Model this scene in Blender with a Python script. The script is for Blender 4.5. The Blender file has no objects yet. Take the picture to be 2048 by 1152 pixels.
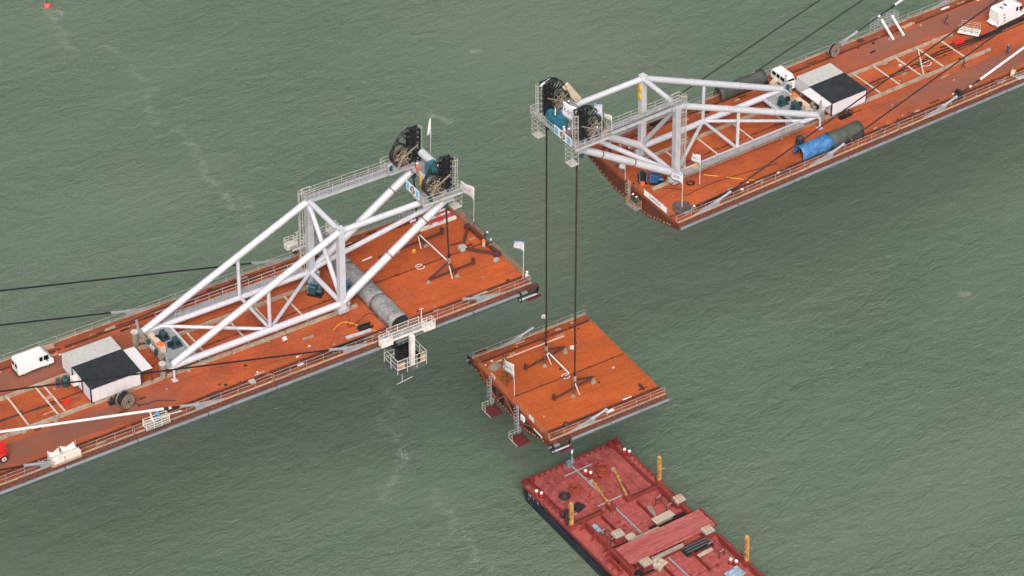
import bpy, bmesh, math, random
from mathutils import Vector, Matrix, Euler
random.seed(7)
V = Vector
S = bpy.context.scene
COL = S.collection
# ------------------------------------------------------------------ camera, sky, sun, exposure
def camera():
    yaw, pitch, roll = 0.577165, 0.658458, -0.0081986
    cy, sy, cp, sp = math.cos(yaw), math.sin(yaw), math.cos(pitch), math.sin(pitch)
    fwd = V((sy*cp, cy*cp, -sp)); right = V((cy, -sy, 0)); up = right.cross(fwd)
    r = math.cos(roll)*right + math.sin(roll)*up
    u = -math.sin(roll)*right + math.cos(roll)*up
    cd = bpy.data.cameras.new('camera'); co = bpy.data.objects.new('camera', cd); COL.objects.link(co)
    m = Matrix((r, u, -fwd)).transposed().to_4x4()
    m.translation = V((-158.194, -249.087, 220.331))
    co.matrix_world = m
    cd.sensor_width = 36; cd.lens = 36*5417.6/2048
    cd.clip_start = 5; cd.clip_end = 9000
    S.camera = co
camera()
W = bpy.data.worlds.new('World'); S.world = W; W.use_nodes = True
SUN_EL, SUN_AZ = 44, 212          # degrees; azimuth measured from +Y clockwise
def world():
    nt = W.node_tree; nt.nodes.clear()
    o = nt.nodes.new('ShaderNodeOutputWorld'); b = nt.nodes.new('ShaderNodeBackground'); s = nt.nodes.new('ShaderNodeTexSky')
    s.sky_type = 'NISHITA'; s.sun_disc = False
    s.sun_elevation = math.radians(SUN_EL); s.sun_rotation = math.radians(SUN_AZ)
    s.air_density = 1.0; s.dust_density = 8.0; s.ozone_density = 0.6
    h = nt.nodes.new('ShaderNodeHueSaturation'); h.inputs['Saturation'].default_value = 0.30   # overcast: nearly grey
    nt.links.new(s.outputs[0], h.inputs['Color']); nt.links.new(h.outputs[0], b.inputs['Color'])
    b.inputs['Strength'].default_value = 0.122
    nt.links.new(b.outputs[0], o.inputs[0])
world()
def sun():
    d = bpy.data.lights.new('sun', 'SUN'); d.energy = 1.7; d.angle = math.radians(30); d.color = (1.0, 0.965, 0.92)
    o = bpy.data.objects.new('sun', d); COL.objects.link(o)
    e, a = math.radians(SUN_EL), math.radians(SUN_AZ)
    to = V((math.sin(a)*math.cos(e), math.cos(a)*math.cos(e), math.sin(e)))
    o.rotation_euler = to.to_track_quat('Z', 'Y').to_euler()
sun()
S.view_settings.view_transform = 'Standard'; S.view_settings.look = 'None'
S.view_settings.exposure = 0.15; S.view_settings.gamma = 1.0; S.view_settings.use_curve_mapping = False
S.render.resolution_x, S.render.resolution_y = 1024, 576

# ------------------------------------------------------------------ materials
MATS = {}
def nd(nt, t, **kw):
    n = nt.nodes.new(t)
    for k, v in kw.items():
        if k.startswith('i_'): n.inputs[k[2:].replace('_', ' ')].default_value = v
        else: setattr(n, k, v)
    return n
def mat(name, c, rough=0.6, metal=0.0, c2=None, amt=0.35, sc=0.8, c3=None, amt3=0.3, sc3=6.0, bump=0.0, spec=0.5, stretch=None):
    """base colour mixed with two noises (large patches c2, fine specks c3)"""
    m = bpy.data.materials.new(name); m.use_nodes = True; nt = m.node_tree; L = nt.links
    p = nt.nodes['Principled BSDF']
    p.inputs['Roughness'].default_value = rough; p.inputs['Metallic'].default_value = metal
    p.inputs['Specular IOR Level'].default_value = spec
    co = nd(nt, 'ShaderNodeTexCoord'); src = co.outputs['Object']
    if stretch:
        mp = nd(nt, 'ShaderNodeMapping'); mp.inputs['Scale'].default_value = stretch
        L.new(src, mp.inputs[0]); src = mp.outputs[0]
    oi = nd(nt, 'ShaderNodeObjectInfo')
    ad = nd(nt, 'ShaderNodeVectorMath', operation='ADD')
    mu = nd(nt, 'ShaderNodeMath', operation='MULTIPLY'); mu.inputs[1].default_value = 40
    L.new(oi.outputs['Random'], mu.inputs[0]); L.new(src, ad.inputs[0]); L.new(mu.outputs[0], ad.inputs[1])
    src = ad.outputs[0]
    base = nd(nt, 'ShaderNodeRGB'); base.outputs[0].default_value = (*c, 1); cur = base.outputs[0]
    for cc, am, s in ((c2, amt, sc), (c3, amt3, sc3)):
        if cc is None: continue
        n = nd(nt, 'ShaderNodeTexNoise'); n.inputs['Scale'].default_value = s; n.inputs['Detail'].default_value = 5
        n.inputs['Roughness'].default_value = 0.65
        L.new(src, n.inputs['Vector'])
        r = nd(nt, 'ShaderNodeMapRange'); r.inputs[1].default_value = 0.62-am*0.45; r.inputs[2].default_value = 0.78-am*0.25
        L.new(n.outputs['Fac'], r.inputs[0])
        mx = nd(nt, 'ShaderNodeMix', data_type='RGBA'); L.new(r.outputs[0], mx.inputs[0]); L.new(cur, mx.inputs[6])
        mx.inputs[7].default_value = (*cc, 1); cur = mx.outputs[2]
    L.new(cur, p.inputs['Base Color'])
    if bump:
        n = nd(nt, 'ShaderNodeTexNoise'); n.inputs['Scale'].default_value = sc3; L.new(src, n.inputs['Vector'])
        b = nd(nt, 'ShaderNodeBump'); b.inputs['Strength'].default_value = bump; b.inputs['Distance'].default_value = 0.1
        L.new(n.outputs['Fac'], b.inputs['Height']); L.new(b.outputs[0], p.inputs['Normal'])
    MATS[name] = m
    return m
mat('white_steel', (.55,.55,.59), .45, c2=(.50,.49,.53), amt=.35, sc=.5, c3=(.36,.27,.21), amt3=.06, sc3=3.0)
mat('grey_steel', (.47,.48,.51), .5, c2=(.33,.34,.36), amt=.35, sc=.7, c3=(.25,.18,.13), amt3=.05, sc3=4)
mat('galvanised', (.42,.44,.46), .5, c2=(.30,.32,.33), amt=.4, sc=1.5)
mat('grating', (.36,.36,.38), .7, c2=(.26,.26,.28), amt=.45, sc=1.2, c3=(.16,.15,.15), amt3=.4, sc3=9)
mat('rail_grey', (.52,.50,.47), .55, c2=(.40,.30,.22), amt=.3, sc=1.0)
mat('rail_rust', (.50,.25,.15), .6, c2=(.40,.15,.08), amt=.5, sc=1.5)
mat('gantry_white', (.76,.71,.66), .5, c2=(.62,.52,.44), amt=.35, sc=1.2, c3=(.38,.20,.10), amt3=.06, sc3=3)
mat('rust_dark', (.075,.020,.013), .8, c2=(.09,.025,.015), amt=.4, sc=1.0, c3=(.24,.06,.025), amt3=.3, sc3=4)
mat('rust_side', (.155,.040,.020), .75, c2=(.10,.03,.018), amt=.5, sc=.35, c3=(.10,.03,.02), amt3=.2, sc3=2.5)
mat('rust_rim', (.28,.075,.04), .75, c2=(.2,.05,.03), amt=.4, sc=1)
mat('rust_beam', (.085,.034,.028), .7, c2=(.08,.03,.025), amt=.5, sc=1.2)
mat('black_steel', (.010,.012,.014), .45, c2=(.03,.03,.034), amt=.35, sc=2)
mat('black_rubber', (.016,.016,.018), .75, c2=(.05,.05,.05), amt=.3, sc=3)
mat('cable_black', (.009,.010,.014), .5)
mat('rope_steel', (.032,.022,.020), .55, c2=(.06,.04,.035), amt=.5, sc=1.5)
mat('sheath_white', (.80,.80,.80), .4, c2=(.66,.66,.66), amt=.3, sc=.7)
mat('zinc', (.36,.375,.395), .45, metal=.25, c2=(.33,.35,.38), amt=.4, sc=1.2, c3=(.22,.22,.22), amt3=.15, sc3=5)
mat('fairing', (.20,.22,.235), .4, metal=.2, c2=(.24,.27,.29), amt=.45, sc=.6, c3=(.13,.13,.13), amt3=.15, sc3=2, stretch=(.35,1,1))
mat('fairing_dark', (.10,.115,.125), .6, c2=(.06,.07,.075), amt=.5, sc=.8)
mat('timber', (.50,.34,.22), .8, c2=(.38,.25,.16), amt=.5, sc=1.2, c3=(.28,.19,.13), amt3=.25, sc3=5)
mat('timber_grey', (.36,.31,.25), .85, c2=(.26,.22,.17), amt=.5, sc=.9, c3=(.18,.15,.12), amt3=.3, sc3=5)
mat('rail_concrete', (.40,.34,.27), .85, c2=(.30,.22,.16), amt=.5, sc=.8, c3=(.22,.13,.08), amt3=.25, sc3=4)
mat('tie_beige', (.62,.56,.48), .7, c2=(.48,.38,.28), amt=.4, sc=2)
mat('hut_white', (.70,.66,.67), .55, c2=(.66,.63,.63), amt=.25, sc=.8)
mat('hut_roof_grey', (.52,.50,.48), .7, c2=(.42,.40,.38), amt=.4, sc=2, c3=(.34,.31,.29), amt3=.2, sc3=9)
mat('tarp_black', (.016,.020,.024), .6, c2=(.030,.034,.038), amt=.5, sc=1.2, bump=.3, sc3=2)
mat('tarp_blue', (.065,.22,.44), .55, c2=(.03,.11,.27), amt=.5, sc=1.5, bump=.4, sc3=2)
mat('tarp_green', (.055,.065,.055), .65, c2=(.085,.095,.08), amt=.5, sc=1.3, bump=.4, sc3=2)
mat('canvas_grey', (.235,.232,.230), .85, c2=(.13,.13,.13), amt=.5, sc=.8, c3=(.34,.33,.32), amt3=.4, sc3=2.2, bump=1.0)
mat('navy', (.018,.03,.10), .5, c2=(.03,.05,.15), amt=.3, sc=2)
mat('winch_teal', (.025,.075,.085), .45, c2=(.015,.045,.05), amt=.4, sc=2)
mat('pack_blue', (.03,.17,.24), .45, c2=(.02,.10,.15), amt=.4, sc=2)
mat('machine_blue', (.025,.10,.23), .45, c2=(.015,.06,.14), amt=.4, sc=2)
mat('bright_blue', (.05,.30,.62), .5)
mat('beige_paint', (.62,.50,.38), .6, c2=(.50,.37,.26), amt=.4, sc=1.5)
mat('reel_beige', (.30,.245,.18), .7, c2=(.20,.16,.12), amt=.5, sc=2)
mat('van_white', (.77,.76,.76), .25, c2=(.72,.71,.70), amt=.2, sc=1.5)
mat('glass_dark', (.012,.014,.018), .08)
mat('chrome', (.55,.55,.56), .3, metal=.7)
mat('red_paint', (.62,.03,.025), .35, c2=(.48,.025,.02), amt=.3, sc=2)
mat('red_stripe', (.55,.10,.08), .6, c2=(.42,.08,.06), amt=.4, sc=1)
mat('orange', (.85,.16,.03), .6)
mat('yellow', (.72,.42,.03), .6, c2=(.55,.28,.03), amt=.3, sc=3)
mat('davit_yellow', (.58,.33,.085), .65, c2=(.42,.21,.06), amt=.5, sc=2, c3=(.15,.06,.03), amt3=.35, sc3=3)
mat('plate_white', (.78,.76,.75), .6)
mat('cap_white', (.82,.80,.78), .5)
mat('barge_red', (.40,.078,.070), .75, c2=(.25,.048,.042), amt=.55, sc=.3, c3=(.44,.12,.115), amt3=.3, sc3=1.3, bump=.3)
mat('barge_red_dark', (.20,.022,.02), .7, c2=(.14,.018,.016), amt=.5, sc=.8, c3=(.10,.03,.02), amt3=.2, sc3=3)
mat('barge_red_side', (.25,.034,.028), .65, c2=(.17,.026,.022), amt=.5, sc=.6, c3=(.30,.09,.04), amt3=.18, sc3=2)
mat('hull_navy', (.014,.018,.032), .5, c2=(.035,.04,.055), amt=.35, sc=.4)
mat('hole_shade', (.010,.010,.011), .9)  # black that paints the shade inside holes and hatches
mat('barge_panel', (.35,.075,.07), .8, c2=(.46,.16,.155), amt=.45, sc=.5, c3=(.30,.05,.045), amt3=.3, sc3=3, stretch=(.25,1.6,1))
mat('rust_coil', (.36,.06,.03), .8, c2=(.25,.04,.02), amt=.5, sc=3)
mat('platform_red', (.13,.016,.022), .7, c2=(.09,.014,.018), amt=.4, sc=1)
mat('skin', (.50,.30,.21), .6)
mat('cl_navy', (.02,.035,.10), .8); mat('cl_blue', (.03,.09,.26), .8); mat('cl_green', (.02,.09,.065), .8)
mat('cl_orange', (.80,.20,.04), .8); mat('cl_red', (.60,.05,.04), .8); mat('cl_white', (.74,.72,.70), .8)
mat('cl_yellow', (.80,.52,.03), .8); mat('cl_grey', (.17,.20,.24), .8); mat('cl_dark', (.03,.03,.035), .8)
mat('bark', (.06,.045,.03), .9); mat('leaf', (.055,.075,.028), .8, c2=(.10,.085,.03), amt=.5, sc=2)
mat('flag_white', (.90,.89,.90), .8); mat('print_pink', (.62,.22,.30), .8); mat('print_navy', (.05,.05,.12), .8)
mat('flag_blue', (.42,.55,.80), .8); mat('sign_blue', (.16,.48,.78), .5); mat('print_dark', (.10,.05,.06), .8)
mat('tile_stain', (.36,.30,.25), .9)
mat('buoy_red', (.6,.09,.06), .5)
mat('pack_grey', (.22,.28,.33), .5, c2=(.10,.14,.18), amt=.5, sc=2)
mat('tarp_pale_blue', (.34,.45,.55), .55, c2=(.22,.30,.38), amt=.5, sc=1.5)
mat('ply_beige', (.50,.40,.32), .75, c2=(.45,.36,.28), amt=.5, sc=1.5, c3=(.34,.26,.2), amt3=.2, sc3=4)
def deck_mat(name, fresh, fresh2, lane=None, lane_x=None, out=None):
    """rusty steel deck; 'lane' is a worn coat on the two strips outside the crane rails, fading in past lane_x"""
    m = bpy.data.materials.new(name); m.use_nodes = True; nt = m.node_tree; L = nt.links
    p = nt.nodes['Principled BSDF']; p.inputs['Roughness'].default_value = .78; p.inputs['Specular IOR Level'].default_value = .3
    co = nd(nt, 'ShaderNodeTexCoord'); src = co.outputs['Object']
    def noise(scale, stretch=(1,1,1), detail=6, rough=.6):
        mp = nd(nt, 'ShaderNodeMapping'); mp.inputs['Scale'].default_value = stretch; L.new(src, mp.inputs[0])
        n = nd(nt, 'ShaderNodeTexNoise'); n.inputs['Scale'].default_value = scale; n.inputs['Detail'].default_value = detail
        n.inputs['Roughness'].default_value = rough; L.new(mp.outputs[0], n.inputs['Vector']); return n.outputs['Fac']
    def rng(f, a, b, lo=0., hi=1.):
        r = nd(nt, 'ShaderNodeMapRange'); r.inputs[1].default_value = a; r.inputs[2].default_value = b
        r.inputs[3].default_value = lo; r.inputs[4].default_value = hi; L.new(f, r.inputs[0]); return r.outputs[0]
    def mix(f, a, b):
        x = nd(nt, 'ShaderNodeMix', data_type='RGBA'); L.new(f, x.inputs[0])
        for i, q in ((6, a), (7, b)):
            if isinstance(q, tuple): x.inputs[i].default_value = (*q, 1)
            else: L.new(q, x.inputs[i])
        return x.outputs[2]
    def mul(a, b):
        x = nd(nt, 'ShaderNodeMath', operation='MULTIPLY'); L.new(a, x.inputs[0]); L.new(b, x.inputs[1]); return x.outputs[0]
    cur = mix(rng(noise(.22, (.6,1,1)), .36, .62), fresh, fresh2)
    cur = mix(rng(noise(.9, (.4,1,1)), .5, .8, 0, .6), cur, tuple(q*.62 for q in fresh2))
    cur = mix(rng(noise(2.6, (1,1,1), 8, .75), .50, .72, 0, .75), cur, tuple(min(1, q*1.3) for q in fresh))
    cur = mix(rng(noise(3.4, (.7,1,1), 8, .75), .52, .74, 0, .8), cur, tuple(q*.5 for q in fresh2))
    cur = mix(rng(noise(.55, (.25,1.6,1), 7, .7), .56, .72, 0, .6), cur, (fresh2[0]*.5, fresh2[1]*.62, fresh2[2]*.9))
    cur = mix(rng(noise(.16, (.5,1.4,1), 9, .72), .60, .72, 0, .55), cur, (.42, .17, .085))
    if lane:
        sp = nd(nt, 'ShaderNodeSeparateXYZ'); L.new(src, sp.inputs[0])
        ab = nd(nt, 'ShaderNodeMath', operation='ABSOLUTE')
        of = nd(nt, 'ShaderNodeMath', operation='SUBTRACT'); of.inputs[1].default_value = .3; L.new(sp.outputs[1], of.inputs[0]); L.new(of.outputs[0], ab.inputs[0])
        wob = nd(nt, 'ShaderNodeMath', operation='ADD'); L.new(ab.outputs[0], wob.inputs[0])
        L.new(rng(noise(.5, (.4,1,1)), 0, 1, -1.1, 1.1), wob.inputs[1])
        f = mul(rng(wob.outputs[0], 4.0, 5.2), rng(wob.outputs[0], 8.9, 8.1))
        wx = nd(nt, 'ShaderNodeMath', operation='ADD'); L.new(sp.outputs[0], wx.inputs[0]); L.new(rng(noise(.35), 0, 1, -9, 9), wx.inputs[1])
        f = mul(f, rng(wx.outputs[0], lane_x[0], lane_x[1]))
        f = mul(f, rng(noise(.9, (.35,1,1)), .25, .6, .35, 1))
        cur = mix(f, cur, lane)
        if out:
            cur = mix(mul(rng(ab.outputs[0], 9.0, 9.3), rng(noise(.6), .35, .65, .35, .95)), cur, out)
    L.new(cur, p.inputs['Base Color'])
    b = nd(nt, 'ShaderNodeBump'); b.inputs['Strength'].default_value = .25; b.inputs['Distance'].default_value = .05
    L.new(noise(3), b.inputs['Height']); L.new(b.outputs[0], p.inputs['Normal'])
    MATS[name] = m
deck_mat('deck_left', (.48,.104,.031), (.31,.066,.025), (.21,.088,.062), (-44,-58), (.19,.055,.03))
deck_mat('deck_right', (.48,.104,.031), (.32,.068,.025), (.225,.096,.072), (36,50), (.20,.058,.03))
deck_mat('deck_segment', (.51,.108,.025), (.37,.078,.022), (.44,.104,.027), (200,201), (.21,.05,.022))
deck_mat('deck_end', (.50,.104,.027), (.36,.074,.023), (.3,.06,.022), (200,201), (.20,.055,.027))
def water_mat():
    m = bpy.data.materials.new('water'); m.use_nodes = True; nt = m.node_tree; L = nt.links
    p = nt.nodes['Principled BSDF']; p.inputs['Roughness'].default_value = .3; p.inputs['IOR'].default_value = 1.33; p.inputs['Specular IOR Level'].default_value = .24
    co = nd(nt, 'ShaderNodeTexCoord'); src = co.outputs['Object']
    def noise(scale, stretch, rot=0, detail=4, rough=.55, dist=0.):
        mp = nd(nt, 'ShaderNodeMapping'); mp.inputs['Scale'].default_value = stretch; mp.inputs['Rotation'].default_value = (0,0,math.radians(rot))
        L.new(src, mp.inputs[0]); n = nd(nt, 'ShaderNodeTexNoise'); n.inputs['Scale'].default_value = scale
        n.inputs['Detail'].default_value = detail; n.inputs['Roughness'].default_value = rough; n.inputs['Distortion'].default_value = dist
        L.new(mp.outputs[0], n.inputs['Vector']); return n.outputs['Fac']
    r = nd(nt, 'ShaderNodeMapRange'); r.inputs[1].default_value = .35; r.inputs[2].default_value = .68; L.new(noise(.009, (1,1.5,1), 25, 6, .6), r.inputs[0])
    x = nd(nt, 'ShaderNodeMix', data_type='RGBA'); L.new(r.outputs[0], x.inputs[0])
    x.inputs[6].default_value = (.118,.168,.122,1); x.inputs[7].default_value = (.150,.187,.134,1)
    L.new(x.outputs[2], p.inputs['Base Color'])
    w1 = noise(.28, (1,1.7,1), -20, 5, .6, .3); w2 = noise(1.4, (1,1.7,1), -32, 4, .6, .3); w3 = noise(4.0, (1,1.5,1), 10, 3, .6)
    a = nd(nt, 'ShaderNodeMath', operation='MULTIPLY_ADD'); a.inputs[1].default_value = .42; L.new(w2, a.inputs[0]); L.new(w1, a.inputs[2])
    a2 = nd(nt, 'ShaderNodeMath', operation='MULTIPLY_ADD'); a2.inputs[1].default_value = .22; L.new(w3, a2.inputs[0]); L.new(a.outputs[0], a2.inputs[2])
    b = nd(nt, 'ShaderNodeBump'); b.inputs['Strength'].default_value = 1.0; b.inputs['Distance'].default_value = .72
    g = nd(nt, 'ShaderNodeMapRange'); g.inputs[1].default_value = .35; g.inputs[2].default_value = .7; g.inputs[3].default_value = .55; g.inputs[4].default_value = 1.35; L.new(noise(.02, (1,2,1), -15, 4), g.inputs[0])
    gm = nd(nt, 'ShaderNodeMath', operation='MULTIPLY'); L.new(a2.outputs[0], gm.inputs[0]); L.new(g.outputs[0], gm.inputs[1])
    L.new(gm.outputs[0], b.inputs['Height']); L.new(b.outputs[0], p.inputs['Normal'])
    MATS['water'] = m
water_mat()
def foam_mat():
    m = bpy.data.materials.new('foam'); m.use_nodes = True; nt = m.node_tree; L = nt.links
    p = nt.nodes['Principled BSDF']; p.inputs['Roughness'].default_value = .9; p.inputs['Base Color'].default_value = (.62,.66,.62,1)
    co = nd(nt, 'ShaderNodeTexCoord')
    n = nd(nt, 'ShaderNodeTexNoise'); n.inputs['Scale'].default_value = .8; n.inputs['Detail'].default_value = 9; n.inputs['Roughness'].default_value = .8
    L.new(co.outputs['Object'], n.inputs['Vector'])
    at = nd(nt, 'ShaderNodeAttribute'); at.attribute_name = 'dens'
    s = nd(nt, 'ShaderNodeMath', operation='MULTIPLY_ADD'); s.inputs[1].default_value = .62; L.new(at.outputs['Fac'], s.inputs[0]); L.new(n.outputs['Fac'], s.inputs[2])
    r = nd(nt, 'ShaderNodeMapRange'); r.inputs[1].default_value = .66; r.inputs[2].default_value = 1.15; r.inputs[4].default_value = .28; L.new(s.outputs[0], r.inputs[0])
    L.new(r.outputs[0], p.inputs['Alpha'])
    MATS['foam'] = m
foam_mat()

# ------------------------------------------------------------------ mesh helpers
class MB:
    def __init__(s): s.v = []; s.f = []; s.mi = []; s.cur = 0
    def quad(s, *pts):
        n = len(s.v); s.v += [tuple(q) for q in pts]; s.f.append(tuple(range(n, n+len(pts)))); s.mi.append(s.cur); return s
    def box(s, c, d, rz=0, rx=0, ry=0, top=1.0):
        """box centred at c with full sizes d; top scales the upper face"""
        R = Euler((rx, ry, rz)).to_matrix(); n = len(s.v); c = V(c)
        for z in (-.5, .5):
            k = top if z > 0 else 1
            for x, y in ((-.5,-.5),(.5,-.5),(.5,.5),(-.5,.5)):
                s.v.append(tuple(c + R @ V((x*d[0]*k, y*d[1]*k, z*d[2]))))
        for f in ((3,2,1,0),(4,5,6,7),(0,1,5,4),(1,2,6,5),(2,3,7,6),(3,0,4,7)):
            s.f.append(tuple(n+i for i in f)); s.mi.append(s.cur)
        return s
    def tube(s, a, b, r, n=8, r2=None, cap=True):
        return s.path([a, b], [r, r if r2 is None else r2], n, cap)
    def path(s, pts, r, n=6, cap=True):
        pts = [V(q) for q in pts]; N = len(pts)
        rs = r if isinstance(r, (list, tuple)) else [r]*N
        base = len(s.v); prev = None
        for i, q in enumerate(pts):
            t = (pts[min(i+1, N-1)]-pts[max(i-1, 0)]).normalized()
            if prev is None:
                ref = V((0,0,1)) if abs(t.z) < .9 else V((1,0,0)); x = t.cross(ref).normalized()
            else:
                x = (prev - t*prev.dot(t)).normalized()
            prev = x; y = t.cross(x)
            for k in range(n):
                a = 2*math.pi*k/n + math.pi/n
                s.v.append(tuple(q + rs[i]*(math.cos(a)*x+math.sin(a)*y)))
        for i in range(N-1):
            for k in range(n):
                a, b = base+i*n+k, base+i*n+(k+1) % n
                s.f.append((a, b, b+n, a+n)); s.mi.append(s.cur)
        if cap:
            s.f.append(tuple(base+k for k in reversed(range(n)))); s.mi.append(s.cur)
            s.f.append(tuple(base+(N-1)*n+k for k in range(n))); s.mi.append(s.cur)
        return s
    def bar(s, a, b, w, h, up=(0,0,1)):
        """rectangular bar from a to b"""
        a, b = V(a), V(b); t = (b-a).normalized(); u = V(up)
        if abs(t.dot(u)) > .95: u = V((1,0,0))
        x = t.cross(u).normalized(); y = x.cross(t); n = len(s.v)
        for q in (a, b):
            for i, j in ((-1,-1),(1,-1),(1,1),(-1,1)): s.v.append(tuple(q+x*i*w/2+y*j*h/2))
        for f in ((0,1,2,3),(7,6,5,4),(4,5,1,0),(5,6,2,1),(6,7,3,2),(7,4,0,3)):
            s.f.append(tuple(n+i for i in f)); s.mi.append(s.cur)
        return s
    def prism(s, poly, axis, a, b):
        """polygon in the two other axes extruded from a to b along axis ('x','y','z')"""
        n = len(s.v); N = len(poly)
        for w in (a, b):
            for p, q in poly: s.v.append({'x': (w,p,q), 'y': (p,w,q), 'z': (p,q,w)}[axis])
        s.f.append(tuple(n+i for i in range(N))); s.f.append(tuple(n+N+i for i in reversed(range(N)))); s.mi += [s.cur]*2
        for i in range(N):
            j = (i+1) % N; s.f.append((n+j, n+i, n+N+i, n+N+j)); s.mi.append(s.cur)
        return s
    def ring(s, c, R, r, axis='y', n=24, m=6, squash=1.0):
        n0 = len(s.v); c = V(c)
        for i in range(n):
            a = 2*math.pi*i/n
            for k in range(m):
                b = 2*math.pi*k/m; rr = R + r*math.cos(b); h = r*math.sin(b)*squash
                p, q = rr*math.cos(a), rr*math.sin(a)
                s.v.append(tuple(c + V({'x': (h,p,q), 'y': (p,h,q), 'z': (p,q,h)}[axis])))
        for i in range(n):
            for k in range(m):
                a, b = n0+i*m+k, n0+i*m+(k+1) % m; d, e = n0+((i+1) % n)*m+k, n0+((i+1) % n)*m+(k+1) % m
                s.f.append((a, b, e, d)); s.mi.append(s.cur)
        return s
    def disc(s, c, R, w, axis='y', n=24):
        c = V(c); d = {'x': V((1,0,0)), 'y': V((0,1,0)), 'z': V((0,0,1))}[axis]
        return s.tube(c-d*w/2, c+d*w/2, R, n)
    def ball(s, c, r, n=8, m=6, sz=1.0):
        n0 = len(s.v); c = V(c)
        for i in range(m+1):
            t = math.pi*i/m
            for k in range(n):
                a = 2*math.pi*k/n
                s.v.append(tuple(c+V((r*math.sin(t)*math.cos(a), r*math.sin(t)*math.sin(a), r*sz*math.cos(t)))))
        for i in range(m):
            for k in range(n):
                a, b = n0+i*n+k, n0+i*n+(k+1) % n
                s.f.append((a, a+n, b+n, b)); s.mi.append(s.cur)
        return s
    def mesh(s, name, mats, smooth=False):
        me = bpy.data.meshes.new(name); me.from_pydata(s.v, [], s.f)
        for m in (mats if isinstance(mats, (list, tuple)) else [mats]): me.materials.append(MATS[m] if isinstance(m, str) else m)
        me.polygons.foreach_set('material_index', s.mi)
        bm = bmesh.new(); bm.from_mesh(me); bmesh.ops.remove_doubles(bm, verts=bm.verts, dist=1e-5)
        bmesh.ops.recalc_face_normals(bm, faces=bm.faces); bm.to_mesh(me); bm.free()
        if smooth:
            me.polygons.foreach_set('use_smooth', [True]*len(me.polygons)); me.set_sharp_from_angle(angle=math.radians(42))
        me.update(); return me
    def part(s, name, mats, parent, smooth=True, label=None):
        return link(name, s.mesh(name, mats, smooth), parent, label)
def link(name, me, parent=None, label=None):
    o = bpy.data.objects.new(name, me); COL.objects.link(o)
    if parent is not None: o.parent = parent
    if label: o['label'] = label
    return o
SL, SR, GAP = -0.02902, 0.01406, 23.986
FR = {'L': Matrix.Rotation(-SL, 4, 'Y'),
      'R': Matrix.Translation((GAP,0,0)) @ Matrix.Rotation(-SR, 4, 'Y'),
      'S': Matrix.Translation((13.585,.081,-29.892)) @ Matrix.Rotation(-.0438, 4, 'Z') @ Matrix.Rotation(-.0067, 4, 'Y') @ Matrix.Rotation(-.011, 4, 'X'),
      'B': Matrix.Translation((0,0,-46)), 'W': Matrix.Translation((0,0,-48.8)), '0': Matrix.Identity(4)}
def thing(name, label, cat, fr='0', loc=(0,0,0), rz=0, group=None, kind=None, mesh=None, tilt=None):
    o = bpy.data.objects.new(name, mesh); COL.objects.link(o)
    M = FR[fr] @ Matrix.Translation(loc) @ Matrix.Rotation(rz, 4, 'Z')
    if tilt: M = M @ tilt
    o.location = M.to_translation(); o.rotation_euler = M.to_euler()
    o['label'] = label; o['category'] = cat
    if group: o['group'] = group
    if kind: o['kind'] = kind
    return o
def copy_thing(src, label, fr, loc, rz=0, group=None):
    r = src.copy(); COL.objects.link(r)
    M = FR[fr] @ Matrix.Translation(loc) @ Matrix.Rotation(rz, 4, 'Z')
    r.location = M.to_translation(); r.rotation_euler = M.to_euler(); r['label'] = label
    if group: r['group'] = group
    for ch in list(src.children):
        c = ch.copy(); COL.objects.link(c); c.parent = r
        for g in list(ch.children):
            d = g.copy(); COL.objects.link(d); d.parent = c
    return r
def rail(mb, pts, h=1.1, step=1.8, n=3, r=.03, rails=None, closed=False):
    """posts and horizontal rails along a polyline (into mb)"""
    pts = [V(q) for q in pts]
    if closed: pts = pts+[pts[0]]
    for a, b in zip(pts[:-1], pts[1:]):
        L = (b-a).length; k = max(1, round(L/step))
        for i in range(k+1):
            q = a.lerp(b, i/k); mb.bar(q, q+V((0,0,h)), r*1.6, r*1.6)
        for j in range(n):
            z = V((0,0,h*(j+1)/n)); mb.bar(a+z, b+z, r*1.5, r*1.5)
    return mb
def text_mesh(name, txt, size, m):
    cu = bpy.data.curves.new(name, 'FONT'); cu.body = txt; cu.size = size; cu.align_x = 'CENTER'; cu.align_y = 'CENTER'
    cu.extrude = .004; cu.resolution_u = 2
    ob = bpy.data.objects.new(name, cu); COL.objects.link(ob)
    dg = bpy.context.evaluated_depsgraph_get(); me = bpy.data.meshes.new_from_object(ob.evaluated_get(dg))
    bpy.data.objects.remove(ob); me.materials.clear(); me.materials.append(MATS[m]); me.name = name
    return me

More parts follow.
